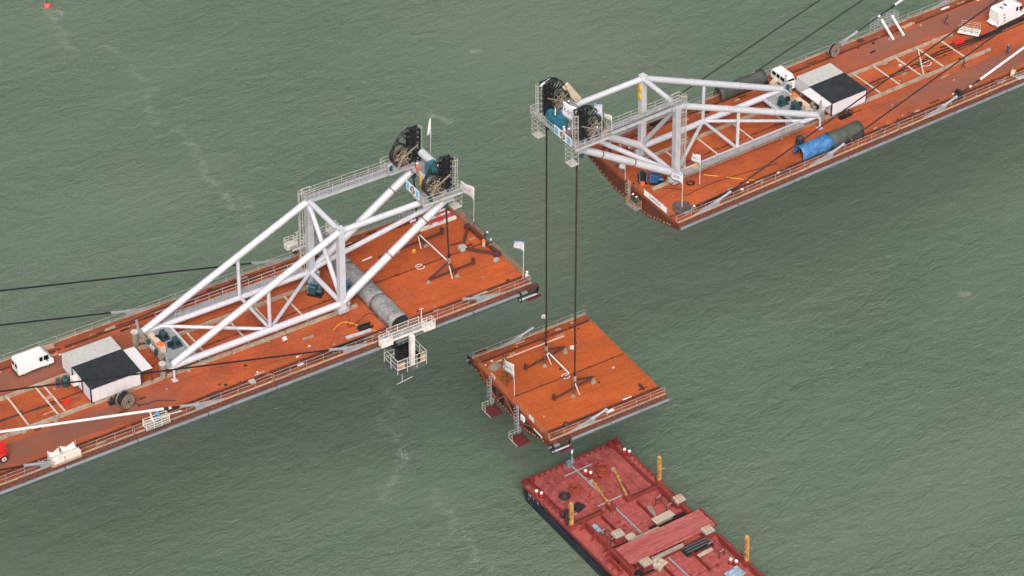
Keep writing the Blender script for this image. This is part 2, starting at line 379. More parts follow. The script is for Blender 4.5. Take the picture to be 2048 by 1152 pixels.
# ------------------------------------------------------------------ water
def water():
    me = MB().quad((-2600,-2600,0),(2600,-2600,0),(2600,2600,0),(-2600,2600,0)).mesh('water', 'water')
    o = bpy.data.objects.new('water', me); COL.objects.link(o); o.location = (0,0,-48.8)
    o['kind'] = 'structure'; o['label'] = 'grey green choppy estuary water under the bridge'
    # streaks of foam drifting on the water: ribbons a few mm above it, their density falling off to the sides
    def streaks(name, lines, label):
        v, f, d = [], [], []
        for pts, w, k in lines:
            pts = [V((*q, .02)) for q in pts]; n0 = len(v); N = len(pts)
            for i, q in enumerate(pts):
                t = (pts[min(i+1,N-1)]-pts[max(i-1,0)]).normalized(); s_ = V((-t.y,t.x,0)); ww = w*random.uniform(.6,1.3)
                for j in range(-2,3):
                    v.append(tuple(q+s_*ww*j/2)); d.append(k*(1-abs(j)/2)*(0 if i in (0,N-1) else random.uniform(.5,1)))
            for i in range(N-1):
                for j in range(4): f.append((n0+i*5+j, n0+i*5+j+1, n0+i*5+j+6, n0+i*5+j+5))
        me = bpy.data.meshes.new(name); me.from_pydata(v, [], f); me.materials.append(MATS['foam'])
        at = me.attributes.new('dens', 'FLOAT', 'POINT'); at.data.foreach_set('value', d)
        o = bpy.data.objects.new(name, me); COL.objects.link(o); o.location = (0,0,-48.8)
        o['kind'] = 'stuff'; o['label'] = label; o['category'] = 'foam'
    streaks('foam_streak', FOAM, 'thin white foam streaks drifting on the green water')
FOAM = []
def foam_line(a, b, w, k, n=14, wob=1.6):
    a, b = V(a), V(b); t = (b-a).normalized(); s_ = V((-t.y,t.x)); o = 0; pts = []
    for i in range(n+1):
        o += random.uniform(-wob,wob)*.6; pts.append(tuple(a.lerp(b, i/n)+s_*o))
    FOAM.append((pts, w, k))
for q in zip([(6.5,165.1),(9.2,146.4),(10.7,129.3),(7.0,115.5),(4.6,93.4),(4.6,84.7)],[(9.2,146.4),(10.7,129.3),(7.0,115.5),(4.6,93.4),(4.6,84.7),(8.5,77.9)]):
    foam_line(q[0], q[1], 2.6, .62)
for q in zip([(.1,33.9),(-1.4,26.3),(-4.2,17.7),(-5.1,8.8),(-5.7,-1.9)],[(-1.4,26.3),(-4.2,17.7),(-5.1,8.8),(-5.7,-1.9),(-7.1,-12.5)]):
    foam_line(q[0], q[1], 2.0, .66)
foam_line((-1.6,40), (.4,33), 2.0, .55); foam_line((-4.0,19.0), (-4.4,15.5), 1.6, 1.0, 6, .3); foam_line((5.0,92.5), (4.5,86), 1.5, .9, 6, .4)
foam_line((63.5,105.6), (66.5,104.6), 1.2, 1.15, 5, .2); foam_line((47.0,93.0), (48.6,87.5), 1.8, .95, 8, .5); foam_line((47.0,92.6), (47.6,91.2), 1.2, 1.2, 4, .2)
foam_line((64.6,28.6), (66.6,27.6), .9, .95, 5, .3); foam_line((90.3,.9), (92.6,-.6), 1.5, 1.15, 6, .3); foam_line((122,79.3), (124,78.4), .7, .9, 4, .2)
foam_line((6.9,162.6), (7.9,158.5), 1.7, .95, 6, .3); foam_line((4.5,-2), (4.7,-20), .5, .45, 10, .2); foam_line((3.9,.5), (6.5,1.6), 1.0, .6, 6, .2)
water()

# ------------------------------------------------------------------ bridge decks
PROFILE = [(-11.1,-.06),(-11.35,-.5),(-11.2,-1.05),(-4.0,-3.1),(4.0,-3.1),(11.2,-1.05),(11.35,-.5),(11.1,-.06)]
def deck(name, label, cat, fr, xs, dm, bulk, rails_end=True, group=None):
    t = thing(name, label, cat, fr, group=group)
    for a, b in zip(xs[:-1], xs[1:]):
        MB().prism(PROFILE, 'x', a+.02, b-.02).part('box_girder', 'rust_side', t, smooth=False)
        dmx = dm if isinstance(dm, str) else (dm[1] if (bulk < 0 and a == xs[0]) or (bulk > 0 and b == xs[-1]) else dm[0])
        p = MB().box(((a+b)/2,0,-.03), (b-a-.03,22.0,.06)).part('deck_plate', dmx, t, smooth=False)
        s_ = MB()
        for y in (-4.7,4.7): s_.box(((a+b)/2,y,.01), (b-a-.06,.09,.02))
        for k in range(1,5): s_.box((a+(b-a)*k/5,0,.006), (.04,17.5,.012))
        s_.part('weld_seam', 'rust_rim', p, smooth=False)
        c = MB().box(((a+b)/2,0,.03), (b-a-.5,.16,.06))
        for k in range(5): c.box((a+1.5+k*4+random.uniform(-.5,.5),.03,.06), (.5,.26,.1))
        c.part('centre_ridge', 'rust_dark' if bulk else 'rust_side', p, smooth=False)
        for s in (-1,1):
            MB().box(((a+b)/2,s*9.24,.09), (b-a-random.uniform(.2,.9),.2,.18)).box(((a+b)/2,s*9.42,.03), (b-a-.7,.22,.05)).part('kerb', 'rust_dark', t, smooth=False)
            # grey rounded fairing along the edge, in lengths
            L = (b-a)/2
            for k in range(2):
                c0, c1 = a+k*L+.06, a+(k+1)*L-.06
                f = MB().tube((c0,s*11.62,-.62),(c1,s*11.62,-.62),.24,12).part('edge_pipe', 'fairing', t)
                MB().prism([(s*11.36,-.86),(s*11.8,-.93),(s*11.75,-1.03),(s*11.3,-1.15)], 'x', c0, c1).part('lower_lip', 'fairing_dark', f, smooth=False)
            MB().prism([(s*11.12,-.07),(s*11.17,-.07),(s*11.42,-.5),(s*11.36,-.5)], 'x', a+.03, b-.03).part('edge_gap_shade', 'rust_dark', t, smooth=False)  # dark strip standing in for the shade between plank and pipe
            br = MB()
            k = a+.8
            while k < b: br.box((k,s*11.45,-.72), (.12,.4,.4)); k += 2.45
            br.part('pipe_bracket', 'fairing_dark', t, smooth=False)['kind'] = 'stuff'
            x = a+.1
            while x < b-.3:
                w = min(random.choice([3.9,4.9,3.2]), b-x-.05)
                MB().box((x+w/2,s*(10.92+random.uniform(-.03,.03)),.05), (w-.06,.24,.09)).part('edge_plank', random.choice(['timber','timber','timber_grey']), t, smooth=False)
                x += w
            r = rail(MB(), [(a+.1,s*10.72,0),(b-.1,s*10.72,0)], h=1.1, step=2.4, n=2, r=.019)
            r.part('edge_railing', 'rail_grey', t, smooth=False)['kind'] = 'stuff'
    # end diaphragm
    if bulk:
        e = xs[0] if bulk < 0 else xs[-1]
        m = MB().prism([(y*.985, z*.985-.01) for y, z in PROFILE], 'x', e+bulk*-.01, e+bulk*.05)
        m.part('end_diaphragm', 'rust_side', t, smooth=False)
        for y in (-7.4,-3.7,0,3.7,7.4):
            zb = -3.0 if abs(y) < 4 else -3.1+(abs(y)-4)*2.05/7.2
            MB().box((e+bulk*.09,y,(zb-.1)/2), (.1,.16,-zb-.2)).part('stiffener', 'rust_dark', t, smooth=False)
        MB().box((e+bulk*.07,0,-.22), (.09,20.8,.16)).part('top_flange', 'rust_rim', t, smooth=False)
        for i in range(26):
            y = -9.4+i*18.8/25; zb = (-3.1 if abs(y) < 4 else -3.1+(abs(y)-4)*2.05/7.2)+.42
            MB().box((e+bulk*.08,y+random.uniform(-.1,.1),zb+random.uniform(-.03,.05)), (.06,.24,.17)).part('lug', 'timber', t, smooth=False)
        if name == 'lifted_segment':
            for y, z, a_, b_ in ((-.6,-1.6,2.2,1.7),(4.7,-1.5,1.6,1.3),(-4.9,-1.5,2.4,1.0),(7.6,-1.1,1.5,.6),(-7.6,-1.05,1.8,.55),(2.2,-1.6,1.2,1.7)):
                MB().box((e-.06,y,z), (.05,a_,b_), rx=random.uniform(-.15,.15)).part('opening_shade', 'hole_shade', t, smooth=False)  # black panels on the face, painting the darkness inside its openings
            for a_, b_ in (((-6.5,-.5),(-2.4,-2.5)),((-2.2,-2.6),(1.2,-.5)),((1.4,-.5),(3.6,-2.6)),((3.8,-2.5),(8.2,-.5))):
                MB().bar((e-.14,a_[0],a_[1]),(e-.14,b_[0],b_[1]),.16,.22).part('truss_brace', 'rust_rim', t, smooth=False)
        if rails_end:
            for s in (-1,1):
                rail(MB(), [(e-bulk*.12,s*.9,0),(e-bulk*.12,s*10.5,0)], h=1.1, step=2.0, n=3, r=.03).part('end_railing', 'rail_rust' if name != 'lifted_segment' else 'rail_rust', t, smooth=False)
    return t
deckL = deck('bridge_deck', 'rusty steel bridge deck crossed by the grey canvas tunnel', 'bridge deck', 'L',
             [-98.25,-78.6,-58.95,-39.3,-19.65,0], ('deck_left','deck_end'), 1, group='bridge deck cantilevers')
deckR = deck('bridge_deck', 'rusty steel bridge deck with the blue tent and white banner on its end', 'bridge deck', 'R',
             [0,19.65,39.3,58.95,78.6,98.25], ('deck_right','deck_right'), -1, group='bridge deck cantilevers')
deckS = deck('lifted_segment', 'bright orange rusty deck segment hanging on two ropes above the barge', 'bridge segment', 'S',
             [-9.825,9.825], 'deck_segment', -1)

# ------------------------------------------------------------------ erection cranes
def tubes(parent, name, a, b, r, m='white_steel', n=14, flange=None):
    p = MB().tube(a, b, r, n).part(name, m, parent)
    if flange:
        a_, b_ = V(a), V(b); d = (b_-a_).normalized()
        for q in flange:
            c = a_.lerp(b_, q); MB().tube(c-d*.07, c+d*.07, r+.05, n).part('flange', 'rust_dark', p)
    return p
def strand_guide(parent, y):
    """black lattice mast with curved strand guide and spoked reel behind it"""
    g = MB()
    for u in (15.25,16.0,16.75):
        for dy in (-.42,.42): g.bar((u,y+dy,13.9),(u,y+dy,18.9),.2,.17)
    for i in range(6):
        z0, z1 = 14.0+i*.82, 14.0+(i+1)*.82
        for dy in (-.42,.42):
            g.bar((15.25,y+dy,z0),(16.75,y+dy,z1),.09,.09); g.bar((16.75,y+dy,z0),(15.25,y+dy,z1),.09,.09)
            g.bar((15.25,y+dy,z1),(16.75,y+dy,z1),.10,.10)
        g.bar((15.25,y-.42,z1),(15.25,y+.42,z1),.09,.09); g.bar((16.75,y-.42,z0),(16.75,y+.42,z1),.08,.08)
    lat = g.part('strand_guide', 'black_steel', parent, smooth=False)
    a = MB(); pts = [(16.3,18.95),(15.3,19.2),(14.4,18.8),(13.6,18.0),(13.0,17.0),(12.65,16.0),(12.62,15.3)]
    for dy in (-.22,.22):
        a.path([(p,y+dy,q) for p, q in pts], .05, 5)
        a.bar((15.25,y+dy,17.0),(14.3,y+dy,18.6),.11,.1); a.bar((15.25,y+dy,16.0),(13.6,y+dy,17.7),.11,.1); a.bar((15.25,y+dy,18.2),(14.4,y+dy,18.75),.12,.12)
    for p, q in pts[1:5]: a.bar((p,y-.28,q),(p,y+.28,q),.16,.16)
    a.part('guide_arc', 'black_steel', lat, smooth=False)
    h = MB()
    for dx in (-.12,.12): h.path([(16.0,y+dx,16.0)]+[(p,y+dx,q+.05) for p, q in pts]+[(12.75,y+dx,14.9)], .06, 5)
    h.part('strand_bundle', 'black_steel', lat)
    MB().tube((16.0,y,11.2),(16.0,y,14.6),.38,12).tube((16.0,y,14.6),(16.0,y,15.6),.28,12).part('strand_jack', 'winch_teal', lat)
    r = MB()
    for dy in (-.5,.5): r.ring((14.05,y+dy,15.45), 1.4, .13, 'y', 28, 6)
    r.tube((14.05,y-.5,15.45),(14.05,y+.5,15.45),.55,14)
    rl = r.part('strand_reel', 'rope_steel', parent)
    s_ = MB()
    for dy in (-.56,.56):
        for k in range(8):
            t = math.pi*k/4+.2; s_.bar((14.05,y+dy,15.45),(14.05+1.36*math.cos(t),y+dy,15.45+1.36*math.sin(t)),.13,.08)
        s_.ring((14.05,y+dy,15.45), .8, .06, 'y', 16, 4)
        s_.disc((14.05,y+dy,15.45), .28, .2, 'y', 12)
    s_.part('spoke', 'reel_beige', rl, smooth=False)
    f = MB()
    for dy in (-.72,.72):
        f.bar((13.2,y+dy,13.95),(14.05,y+dy,15.45),.2,.14); f.bar((14.9,y+dy,13.95),(14.05,y+dy,15.45),.2,.14)
        f.bar((14.05,y+dy,15.45),(16.3,y+dy,16.7),.18,.12)
    f.part('reel_stand', 'reel_beige', parent, smooth=False)
def cage(parent, u, y, z0, z1, name='ladder_cage'):
    m = MB(); R = .42
    z = z0
    while z <= z1+.01: m.ring((u,y,z), R, .032, 'z', 10, 3); z += (z1-z0)/5
    for k in range(7):
        t = math.pi*2*k/7; m.bar((u+R*math.cos(t),y+R*math.sin(t),z0),(u+R*math.cos(t),y+R*math.sin(t),z1),.045,.045)
    for i in range(int((z1-z0)/.3)): m.bar((u-R,y-.2,z0+.3*i),(u-R,y+.2,z0+.3*i),.04,.04)
    return m.part(name, 'rail_grey', parent, smooth=False)
def winch(parent, x, y):
    w = MB(); w.box((x,y,2.0), (1.5,.95,.25))
    for dy in (-.42,.42): w.prism([(x-.6,2.1),(x+.6,2.1),(x+.35,3.2),(x-.25,3.2)], 'y', y+dy-.06, y+dy+.06)
    w.disc((x+.05,y,2.75), .42, .75, 'y', 14)
    o = w.part('winch', 'winch_teal', parent, smooth=False)
    MB().disc((x+.05,y-.56,2.75), .26, .3, 'y', 12).part('motor', 'black_steel', o)
    MB().box((x-.85,y,2.55),(.5,.5,.6)).part('gearbox', 'black_steel', o, smooth=False)
def crane(label, fr, loc, rz):
    t = thing('erection_crane', label, 'crane', fr, loc, rz, group='white tubular deck erection cranes')
    w = 4.05
    for s in (-1,1):
        tubes(t, 'rear_chord', (-25,s*w,1.9), (0,s*w,13.3), .47)
        tubes(t, 'bottom_chord', (-25,s*w,1.75), (0,s*w,1.75), .46 if s < 0 else .38)
        MB().bar((0,s*w,.55),(0,s*w,13.9),.86,.86,up=(1,0,0)).part('mast', 'grey_steel' if s > 0 else 'white_steel', t, smooth=False)
        tubes(t, 'front_leg', (0,s*w,1.9), (16.3,s*w,12.7), .54, flange=(.45,.78))
        tubes(t, 'hanger_post', (-10.7,s*w,1.8), (-10.7,s*w,8.3), .25)
    for s in (-1,1):
        for q in ((0,13.1,1.5),(0,1.8,1.6),(-24.6,1.9,1.3),(-10.7,1.75,.9),(-10.7,8.35,.8)):
            MB().box((q[0],s*w,q[1]), (q[2],.14,q[2]*.8)).part('gusset', 'grey_steel', t, smooth=False)
        for k in (.33,.66): c = V((-25,s*w,1.9)).lerp(V((0,s*w,13.3)), k); d = V((25,0,11.4)).normalized(); MB().tube(c-d*.06,c+d*.06,.53,14).part('weld_collar', 'grey_steel', t)
    tubes(t, 'top_chord', (0,-w,13.3), (15.0,-w,13.3), .42)
    # walkway girder on the other truss
    g = MB().box((6.3,w,13.45), (12.8,.75,.7)).part('walkway_girder', 'grey_steel', t, smooth=False)
    MB().box((6.0,w,13.88), (13.4,1.15,.07)).part('walkway', 'grating', g, smooth=False)
    rr = MB()
    for dy in (-.55,.55): rail(rr, [(-.7,w+dy,13.9),(11.4,w+dy,13.9)], 1.05, 2.0, 2, .028)
    rr.part('walkway_railing', 'rail_grey', g, smooth=False)
    # cross tubes
    tubes(t, 'top_cross_tube', (0,-w,13.3), (0,w,13.3), .38)
    tubes(t, 'bottom_cross_tube', (0,-w,1.75), (0,w,1.75), .36)
    tubes(t, 'mast_diagonal', (0,w,13.0), (0,-w,2.2), .33)
    tubes(t, 'leg_diagonal', (.3,w,2.2), (15.8,-w,12.5), .36)
    tubes(t, 'floor_brace', (0,w,1.9), (-10.7,-w,1.9), .26)
    tubes(t, 'floor_brace', (-10.7,-w,1.9), (-22.5,w,1.9), .24)
    tubes(t, 'floor_brace', (-10.7,w,1.9), (-10.7,-w,1.9), .24)
    # bottom walkway
    g = MB().box((-11.2,w+.72,2.1), (21,1.2,.08)).part('lower_walkway', 'grating', t, smooth=False)
    rr = rail(MB(), [(-22.3,w+1.3,2.12),(-.8,w+1.3,2.12)], 1.0, 1.9, 2, .028)
    rail(rr, [(-20,w+.2,2.15),(-19.2,w+.2,2.15)], 1.0, 1.9, 2, .028)
    rr.part('walkway_railing', 'rail_grey', g, smooth=False)
    # rear platform, winches, tank, feet
    MB().box((-23.1,0,1.85), (3.4,7.2,.1)).part('rear_platform', 'grating', t, smooth=False)
    b = MB().bar((-21.3,-w,1.75),(-21.3,w,1.75),.3,.35); b.bar((-25.2,-w-.3,1.7),(-25.2,w+.3,1.7),.35,.5); b.part('platform_beam', 'white_steel', t, smooth=False)
    winch(t, -23.3, 1.25); winch(t, -22.6, -.85)
    MB().box((-24.6,.6,2.35), (.75,3.6,.85)).part('oil_tank', 'beige_paint', t, smooth=False)
    MB().box((-24.6,-.55,2.86), (.7,.9,.22), rz=.2).part('orange_cover', 'orange', t, smooth=False)
    for i in range(9): MB().box((-25.3+random.uniform(-.3,.4),-3.4+i*.8,2.2+random.uniform(-.1,.2)), (.35,.45,random.uniform(.3,.9)), rz=random.uniform(0,1)).part('rear_fitting', 'reel_beige' if i % 3 else 'winch_teal', t, smooth=False)
    for s in (-1,1):
        f = MB().tube((-26.1,s*(w-.2),.45),(-26.1,s*(w-.2),2.5),.42,12).part('rear_jack', 'reel_beige', t)
        MB().tube((-26.1,s*(w-.2),2.5),(-26.1,s*(w-.2),2.62),.5,12).part('jack_head', 'rail_grey', f)
        MB().tube((-25,s*(w+.75),.1),(-25,s*(w+.75),1.7),.16,8).box((-25,s*(w+.75),.08),(.7,.7,.12)).bar((-25,s*(w+.75),1.6),(-25,s*w,1.6),.25,.3).part('prop', 'white_steel', t)
        MB().box((0,s*w,.75), (1.5,1.1,.55)).box((.9,s*(w-.1),1.2),(.5,.5,.9),rx=.3).part('mast_shoe', 'galvanised', t, smooth=False)
        MB().tube((-25.4,s*w,2.2),(-25.6,s*w,4.1),.17,8).box((-25.4,s*w,2.2),(.8,.8,.5)).part('anchor_rod', 'zinc', t)
    # tip
    for s in (-1,1):
        y = s*w
        p = MB().box((14.7,y+s*.15,13.82), (6.2,2.5,.1)).part('tip_platform', 'grating', t, smooth=False)
        MB().bar((11.7,y+s*1.35,13.7),(17.8,y+s*1.35,13.7),.12,.3).bar((11.7,y-s*1.0,13.7),(15.4,y-s*1.0,13.7),.12,.3).part('platform_edge', 'rail_grey', p, smooth=False)
        r = rail(MB(), [(11.7,y-s*.9,13.85),(11.7,y+s*1.35,13.85),(17.8,y+s*1.35,13.85),(17.8,y-s*1.0,13.85)], 1.05, 1.5, 2, .03)
        r.part('platform_railing', 'rail_grey', p, smooth=False)
        MB().box((16.1,y,12.9), (1.5,1.1,1.4)).part('tip_head', 'grey_steel', t, smooth=False)
        strand_guide(t, y)
        cage(t, 17.1, y+s*.35, 14.0, 18.6)
        bk = MB(); 
        for z in (10.9,12.3): rail(bk, [(16.9,y-.6,z),(18.1,y-.6,z),(18.1,y+.8,z),(16.9,y+.8,z)], 1.4, 1.3, 2, .03, closed=True)
        bk.box((17.5,y+.1,10.85), (1.3,1.5,.08)); bk.part('access_cage', 'rail_grey', t, smooth=False)
    MB().box((16.7,0,13.8), (2.2,6.2,.1)).part('tip_gangway', 'grating', t, smooth=False)
    MB().bar((15.6,-w,13.35),(15.6,w,13.35),.5,.7).part('tip_beam', 'white_steel', t, smooth=False)
    rail(MB(), [(17.8,-3,13.85),(17.8,3,13.85)], 1.05, 1.5, 2, .03).part('gangway_railing', 'rail_grey', t, smooth=False)
    pk = MB().box((16.5,-.9,14.55), (1.7,3.0,1.4)).box((16.4,0,15.4), (1.1,1.1,.7)).box((16.9,-1.8,15.4),(.8,.8,.8)).box((16.0,-1.0,15.4),(.5,1.6,.5)).part('power_pack', 'pack_blue', t, smooth=False)
    MB().tube((16.5,-2.1,15.5),(16.5,-.6,15.5),.34,10).part('motor', 'winch_teal', pk)
    MB().box((15.7,-1.2,14.6),(.5,1.6,1.0)).part('cooler', 'winch_teal', pk, smooth=False)
    MB().box((16.6,.7,14.3),(.9,.6,.8)).part('cabinet', 'pack_blue', pk, smooth=False)
    MB().bar((16.2,-1.7,15.95),(17.1,-.4,15.95),.14,.1).part('pack_handle', 'cap_white', pk)
    # ladders with cages on the walkway-side mast
    cage(t, -.9, w+.3, 2.2, 14.8, 'mast_ladder')
    cg = rail(MB(), [(-.75,w-.6,13.9),(.55,w-.6,13.9),(.55,w+.6,13.9),(-.75,w+.6,13.9)], 1.1, 1.2, 2, .03, closed=True)
    cg.part('mast_head_cage', 'rail_grey', t, smooth=False)
    return t
craneL = crane('white tubular crane astride the left deck with its tip above the red and white beams', 'L', (-24.84,.6,0), 0)
craneR = copy_thing(craneL, 'white tubular crane reaching over the gap and holding the lifted segment', 'R', (5.14,.6,0), math.pi)
for z in (10.6,12.1,6.4): MB().box((.55,-4.0,z), (.3,.5,.9), rx=.2).part('chain_hoist', 'yellow', craneR, smooth=False)
MB().tube((15.4,1.1,11.9),(15.4,1.1,13.6),.22,8).part('gas_cylinder', 'yellow', craneL)
for cr_, sd in ((craneL,21), (craneR,22)):              # tool boxes, hoses and planks lying about the tip platforms
    rnd = random.Random(sd)
    for k in range(12):
        y = rnd.choice((-4.2,4.2))+rnd.uniform(-.9,.9); m_ = rnd.choice(('reel_beige','winch_teal','black_steel','timber','grey_steel'))
        MB().box((rnd.uniform(12.0,17.2),y,14.05), (rnd.uniform(.3,.9),rnd.uniform(.2,.5),rnd.uniform(.2,.5)), rz=rnd.uniform(0,1.5)).part('tool_box', m_, cr_, smooth=False)
    for k in range(4):
        y = rnd.uniform(-3,3); MB().path([(15.2,y,14.0),(15.6,y+.6,14.5),(16.6,y+.9,14.2),(17.0,y+1.6,14.0)], .05, 5).part('oil_hose', 'black_rubber', cr_)
    for y in (-4.05,4.05): MB().path([(12.0,y+.6,13.9),(6.0,y+.55,13.95),(1.0,y+.5,13.95)], .05, 5).part('oil_hose', 'black_rubber', cr_) if y > 0 else None
tubes(craneL, 'tip_cross_tube', (17.0,.9,15.1), (17.0,3.5,15.1), .58)
MB().bar((10.8,-4.0,13.9),(13.0,-4.0,17.2),.35,1.0).part('inclined_plate', 'beige_paint', craneR, smooth=False)
MB().bar((15.4,-4.1,19.1),(17.0,-4.0,18.6),.3,.2).part('mast_cap', 'plate_white', craneR, smooth=False)

# ------------------------------------------------------------------ crane rails lying on the decks
def rail_track(name_label, fr, ys, ties, diag=()):
    t = thing('rail_track', name_label, 'crane rails', fr, group='crane rail tracks')
    for (y, x0, x1) in ys:
        x = x0
        while x < x1-.5:
            L = min(random.choice([7.9,9.8,8.8]), x1-x)
            MB().box((x+L/2,y+random.uniform(-.05,.05),.2), (L-.12,.42,.38)).box((x+L/2,y,.42), (L-.2,.16,.07)).part('rail_beam', 'rail_concrete', t, smooth=False)
            x += L
    for x in ties: MB().bar((x,ys[0][0]+.2,.14),(x+random.uniform(-.1,.1),ys[1][0]-.2,.14),.2,.16).part('tie_bar', 'tie_beige', t, smooth=False)
    for a, b in diag: MB().bar((*a,.17),(*b,.17),.2,.16).part('tie_bar', 'tie_beige', t, smooth=False)
    for k in range(10):
        y, x0, x1 = random.choice(ys); x = random.uniform(x0+1, x1-1); s = random.choice((-1,1))
        MB().box((x,y+s*.38,.1), (random.uniform(.3,.7),.3,.18)).part('rail_clip', 'rail_concrete', t, smooth=False)
rail_track('pair of beige rails with tie bars lying under the canvas tunnel crane and its hut', 'L', [(-3.1,-97,-22.3),(3.85,-97,-24.0)], [-91,-84,-77.5,-69.3,-65.3,-64.3,-45.3,-44.0,-38.2,-34.0,-29.5])
rail_track('pair of beige rails with tie bars running from the hut towards the camper van', 'R', [(-2.75,1.6,63.6),(3.8,3.0,61.8)], [8.6,14.2,20.5,27,42.9,46.6,50.7,59.2], [((54.9,3.6),(54.9,-2.6)),((54.9,3.5),(51.0,-2.4))])

# ------------------------------------------------------------------ stay cables and their deck anchorages
def anchor(label, fr, x, y, sgn, slope=.3):
    """grey socket tube and gusset fin on the deck edge; sgn = direction along x in which the cable rises"""
    t = thing('stay_anchor', label, 'cable anchorage', fr, (x,y,0), 0 if sgn > 0 else math.pi, group='cable anchorages along the deck edges')
    MB().prism([(-3.0,.02),(1.3,.02),(1.5,.8),(.9,.9)], 'y', -.07, .07).part('gusset_plate', 'zinc', t, smooth=False)
    MB().box((-.6,0,.06), (3.6,.3,.1)).part('foot_plate', 'zinc', t, smooth=False)
    m = MB()
    for dy in (-.2,.2): m.prism([(.2,.1),(1.3,.1),(1.5,.9),(.8,.9)], 'y', dy-.04, dy+.04)
    m.part('side_cheek', 'zinc', t, smooth=False)
    a = V((.7,0,.62)); d = V((1,0,slope)).normalized()
    MB().tube(a, a+d*2.9, .2, 10).tube(a+d*.2, a+d*.5, .29, 10).tube(a+d*2.5, a+d*2.7, .24, 10).part('socket_tube', 'zinc', t)
    return (FR[fr] @ Matrix.Translation((x,y,0)) @ Matrix.Rotation(0 if sgn > 0 else math.pi, 4, 'Z')) @ (a+d*2.8)
def cable(label, start, end, sheath=None, r=.11):
    t = thing('stay_cable', label, 'stay cable', '0', start, group='stay cables running off to the towers')
    d = V(end)-V(start); L = d.length; u = d/L; far = u*L*2.6
    c0 = sheath[0] if sheath else L*2.6
    MB().tube((0,0,0), u*c0, r, 8).part('strand_sheath', 'cable_black', t)
    if sheath:
        MB().tube(u*(c0-.7), u*c0, r*1.5, 8).part('collar', 'cable_black', t)
        MB().tube(u*c0, far, r*1.55, 10).part('outer_sheath', 'sheath_white', t)
        MB().tube(u*(c0*.55), u*(c0*.55+.4), r*1.4, 8).part('clamp', 'plate_white', t)
AN = 'canvas tunnel deck'; BN = 'blue tent deck'
p = anchor('grey anchorage without cable beside the red and white beams', 'L', -5.6, 10.9, -1)
p = anchor('grey cable anchorage on the seaward edge beside the back gantry of the tunnel deck', 'L', -26.9, 10.9, -1)
cable('black stay cable leaving the far edge beside the crane mast', p, (-65.77,10.29,13.38))
p = anchor('grey cable anchorage on the far edge behind the rear foot of the tunnel deck crane', 'L', -47.6, 11.0, -1)
cable('black stay cable leaving the far edge behind the white hut and panel van', p, (-66.1,11.17,7.45))
p = anchor('grey anchorage without cable near the flag at the free end of the tunnel deck', 'L', -7.3, -10.75, -1)
p = anchor('grey cable anchorage on the near edge beside the white inspection gantry', 'L', -27.6, -10.75, -1)
cable('black stay cable crossing in front of the hut with the tarred roof', p, (-74.55,-9.44,14.81))
p = anchor('grey cable anchorage beside the white work basket with the man in blue', 'L', -49.0, -10.75, -1)
cable('stay cable in a white sheath above the work basket', p, (-75.51,-9.91,9.29), sheath=(2.4,))
p = anchor('grey cable anchorage beside the wrapped timber crate', 'L', -70.2, -10.75, -1)
cable('black stay cable leaving the deck below the red tractor', p, (-98,-10.3,9.6))
p = anchor('grey cable anchorage beside dark tent on the far edge', 'R', 26.4, 10.9, 1)
cable('black stay cable rising from the far edge behind the white wagon', p, (73.52,10.74,7.61))
p = anchor('grey cable anchorage at the far edge behind the crane walkway of the blue tent deck', 'R', 7.6, 10.9, 1)
cable('black stay cable crossing behind the white crane mast', p, (65.13,10.57,10.59))
p = anchor('grey cable anchorage on the far edge beside the wooden reel and leaning white bars', 'R', 45.8, 10.9, 1)
cable('stay cable in a white sheath rising behind two white bars', p, (82.44,11.07,4.9), sheath=(7.5,))
p = anchor('grey cable anchorage on the far edge near the walking man in black', 'R', 66.0, 10.9, 1)
cable('stay cable at the far edge behind the camper van', p, (140,10.2,22))
p = anchor('grey cable anchorage next to the flag with blue border at the deck corner', 'R', 5.8, -10.75, 1)
cable('black stay cable crossing in front of the blue tent', p, (81.28,-9.34,15.19))
p = anchor('grey cable anchorage in front of the blue and dark green tents', 'R', 25.8, -10.75, 1)
cable('black stay cable rising past the end of the dark green tent', p, (86.42,-9.75,11.17))
p = anchor('grey cable anchorage beside the upright black tyre', 'R', 46.6, -10.75, 1)
cable('stay cable in a white sheath above the near railing', p, (86.76,-10.3,5.7), sheath=(4.6,))

# ------------------------------------------------------------------ lifting ropes and spreaders
def spreader(label, fr, x, y, rz=0, mx=1):
    """brown lifting frame: apex socket over sloping legs and a low tie beam; mx = -1 turns its long end round"""
    t = thing('lifting_spreader', label, 'lifting frame', fr, (x,y,0), rz, group='brown lifting frames')
    P = lambda u, v, w: V((u*mx,v,w))
    ap, ft, po = P(0,0,2.25), P(-3.2,.1,.45), P(3.9,-.05,.62)
    if mx < 0: ft, po = P(-3.3,.25,1.15), P(3.6,-.25,.5)
    MB().bar(ap, ft, .2, .26).part('leg', 'rust_beam', t, smooth=False)
    MB().bar(ft, po, .2, .24).part('tie_beam', 'rust_beam', t, smooth=False)
    MB().bar(ap, P(.35,-.35,1.2), .22, .3).bar(P(.35,-.35,1.2), P(.8,-.8,.3), .22, .28).part('leg', 'rust_beam', t, smooth=False)
    MB().box(po+V((0,0,.28)), (.36,.42,.95)).part('end_post', 'rust_beam', t, smooth=False)
    MB().box((0,0,2.5), (.36,.36,.95)).part('socket', 'timber_grey', t, smooth=False)
    MB().bar(P(0,-.1,1.7), P(-.15,-1.1,.15), .13, .13).part('strut', 'tie_beige', t, smooth=False)
    for q in (ft, P(.8,-.8,.3)):
        MB().prism([(q.x-.36,.03),(q.x+.36,.03),(q.x+.08,max(.5,q.z-.1)),(q.x-.08,max(.5,q.z-.1))], 'y', q.y-.3, q.y+.05).part('shoe', 'timber_grey', t, smooth=False)
    return t
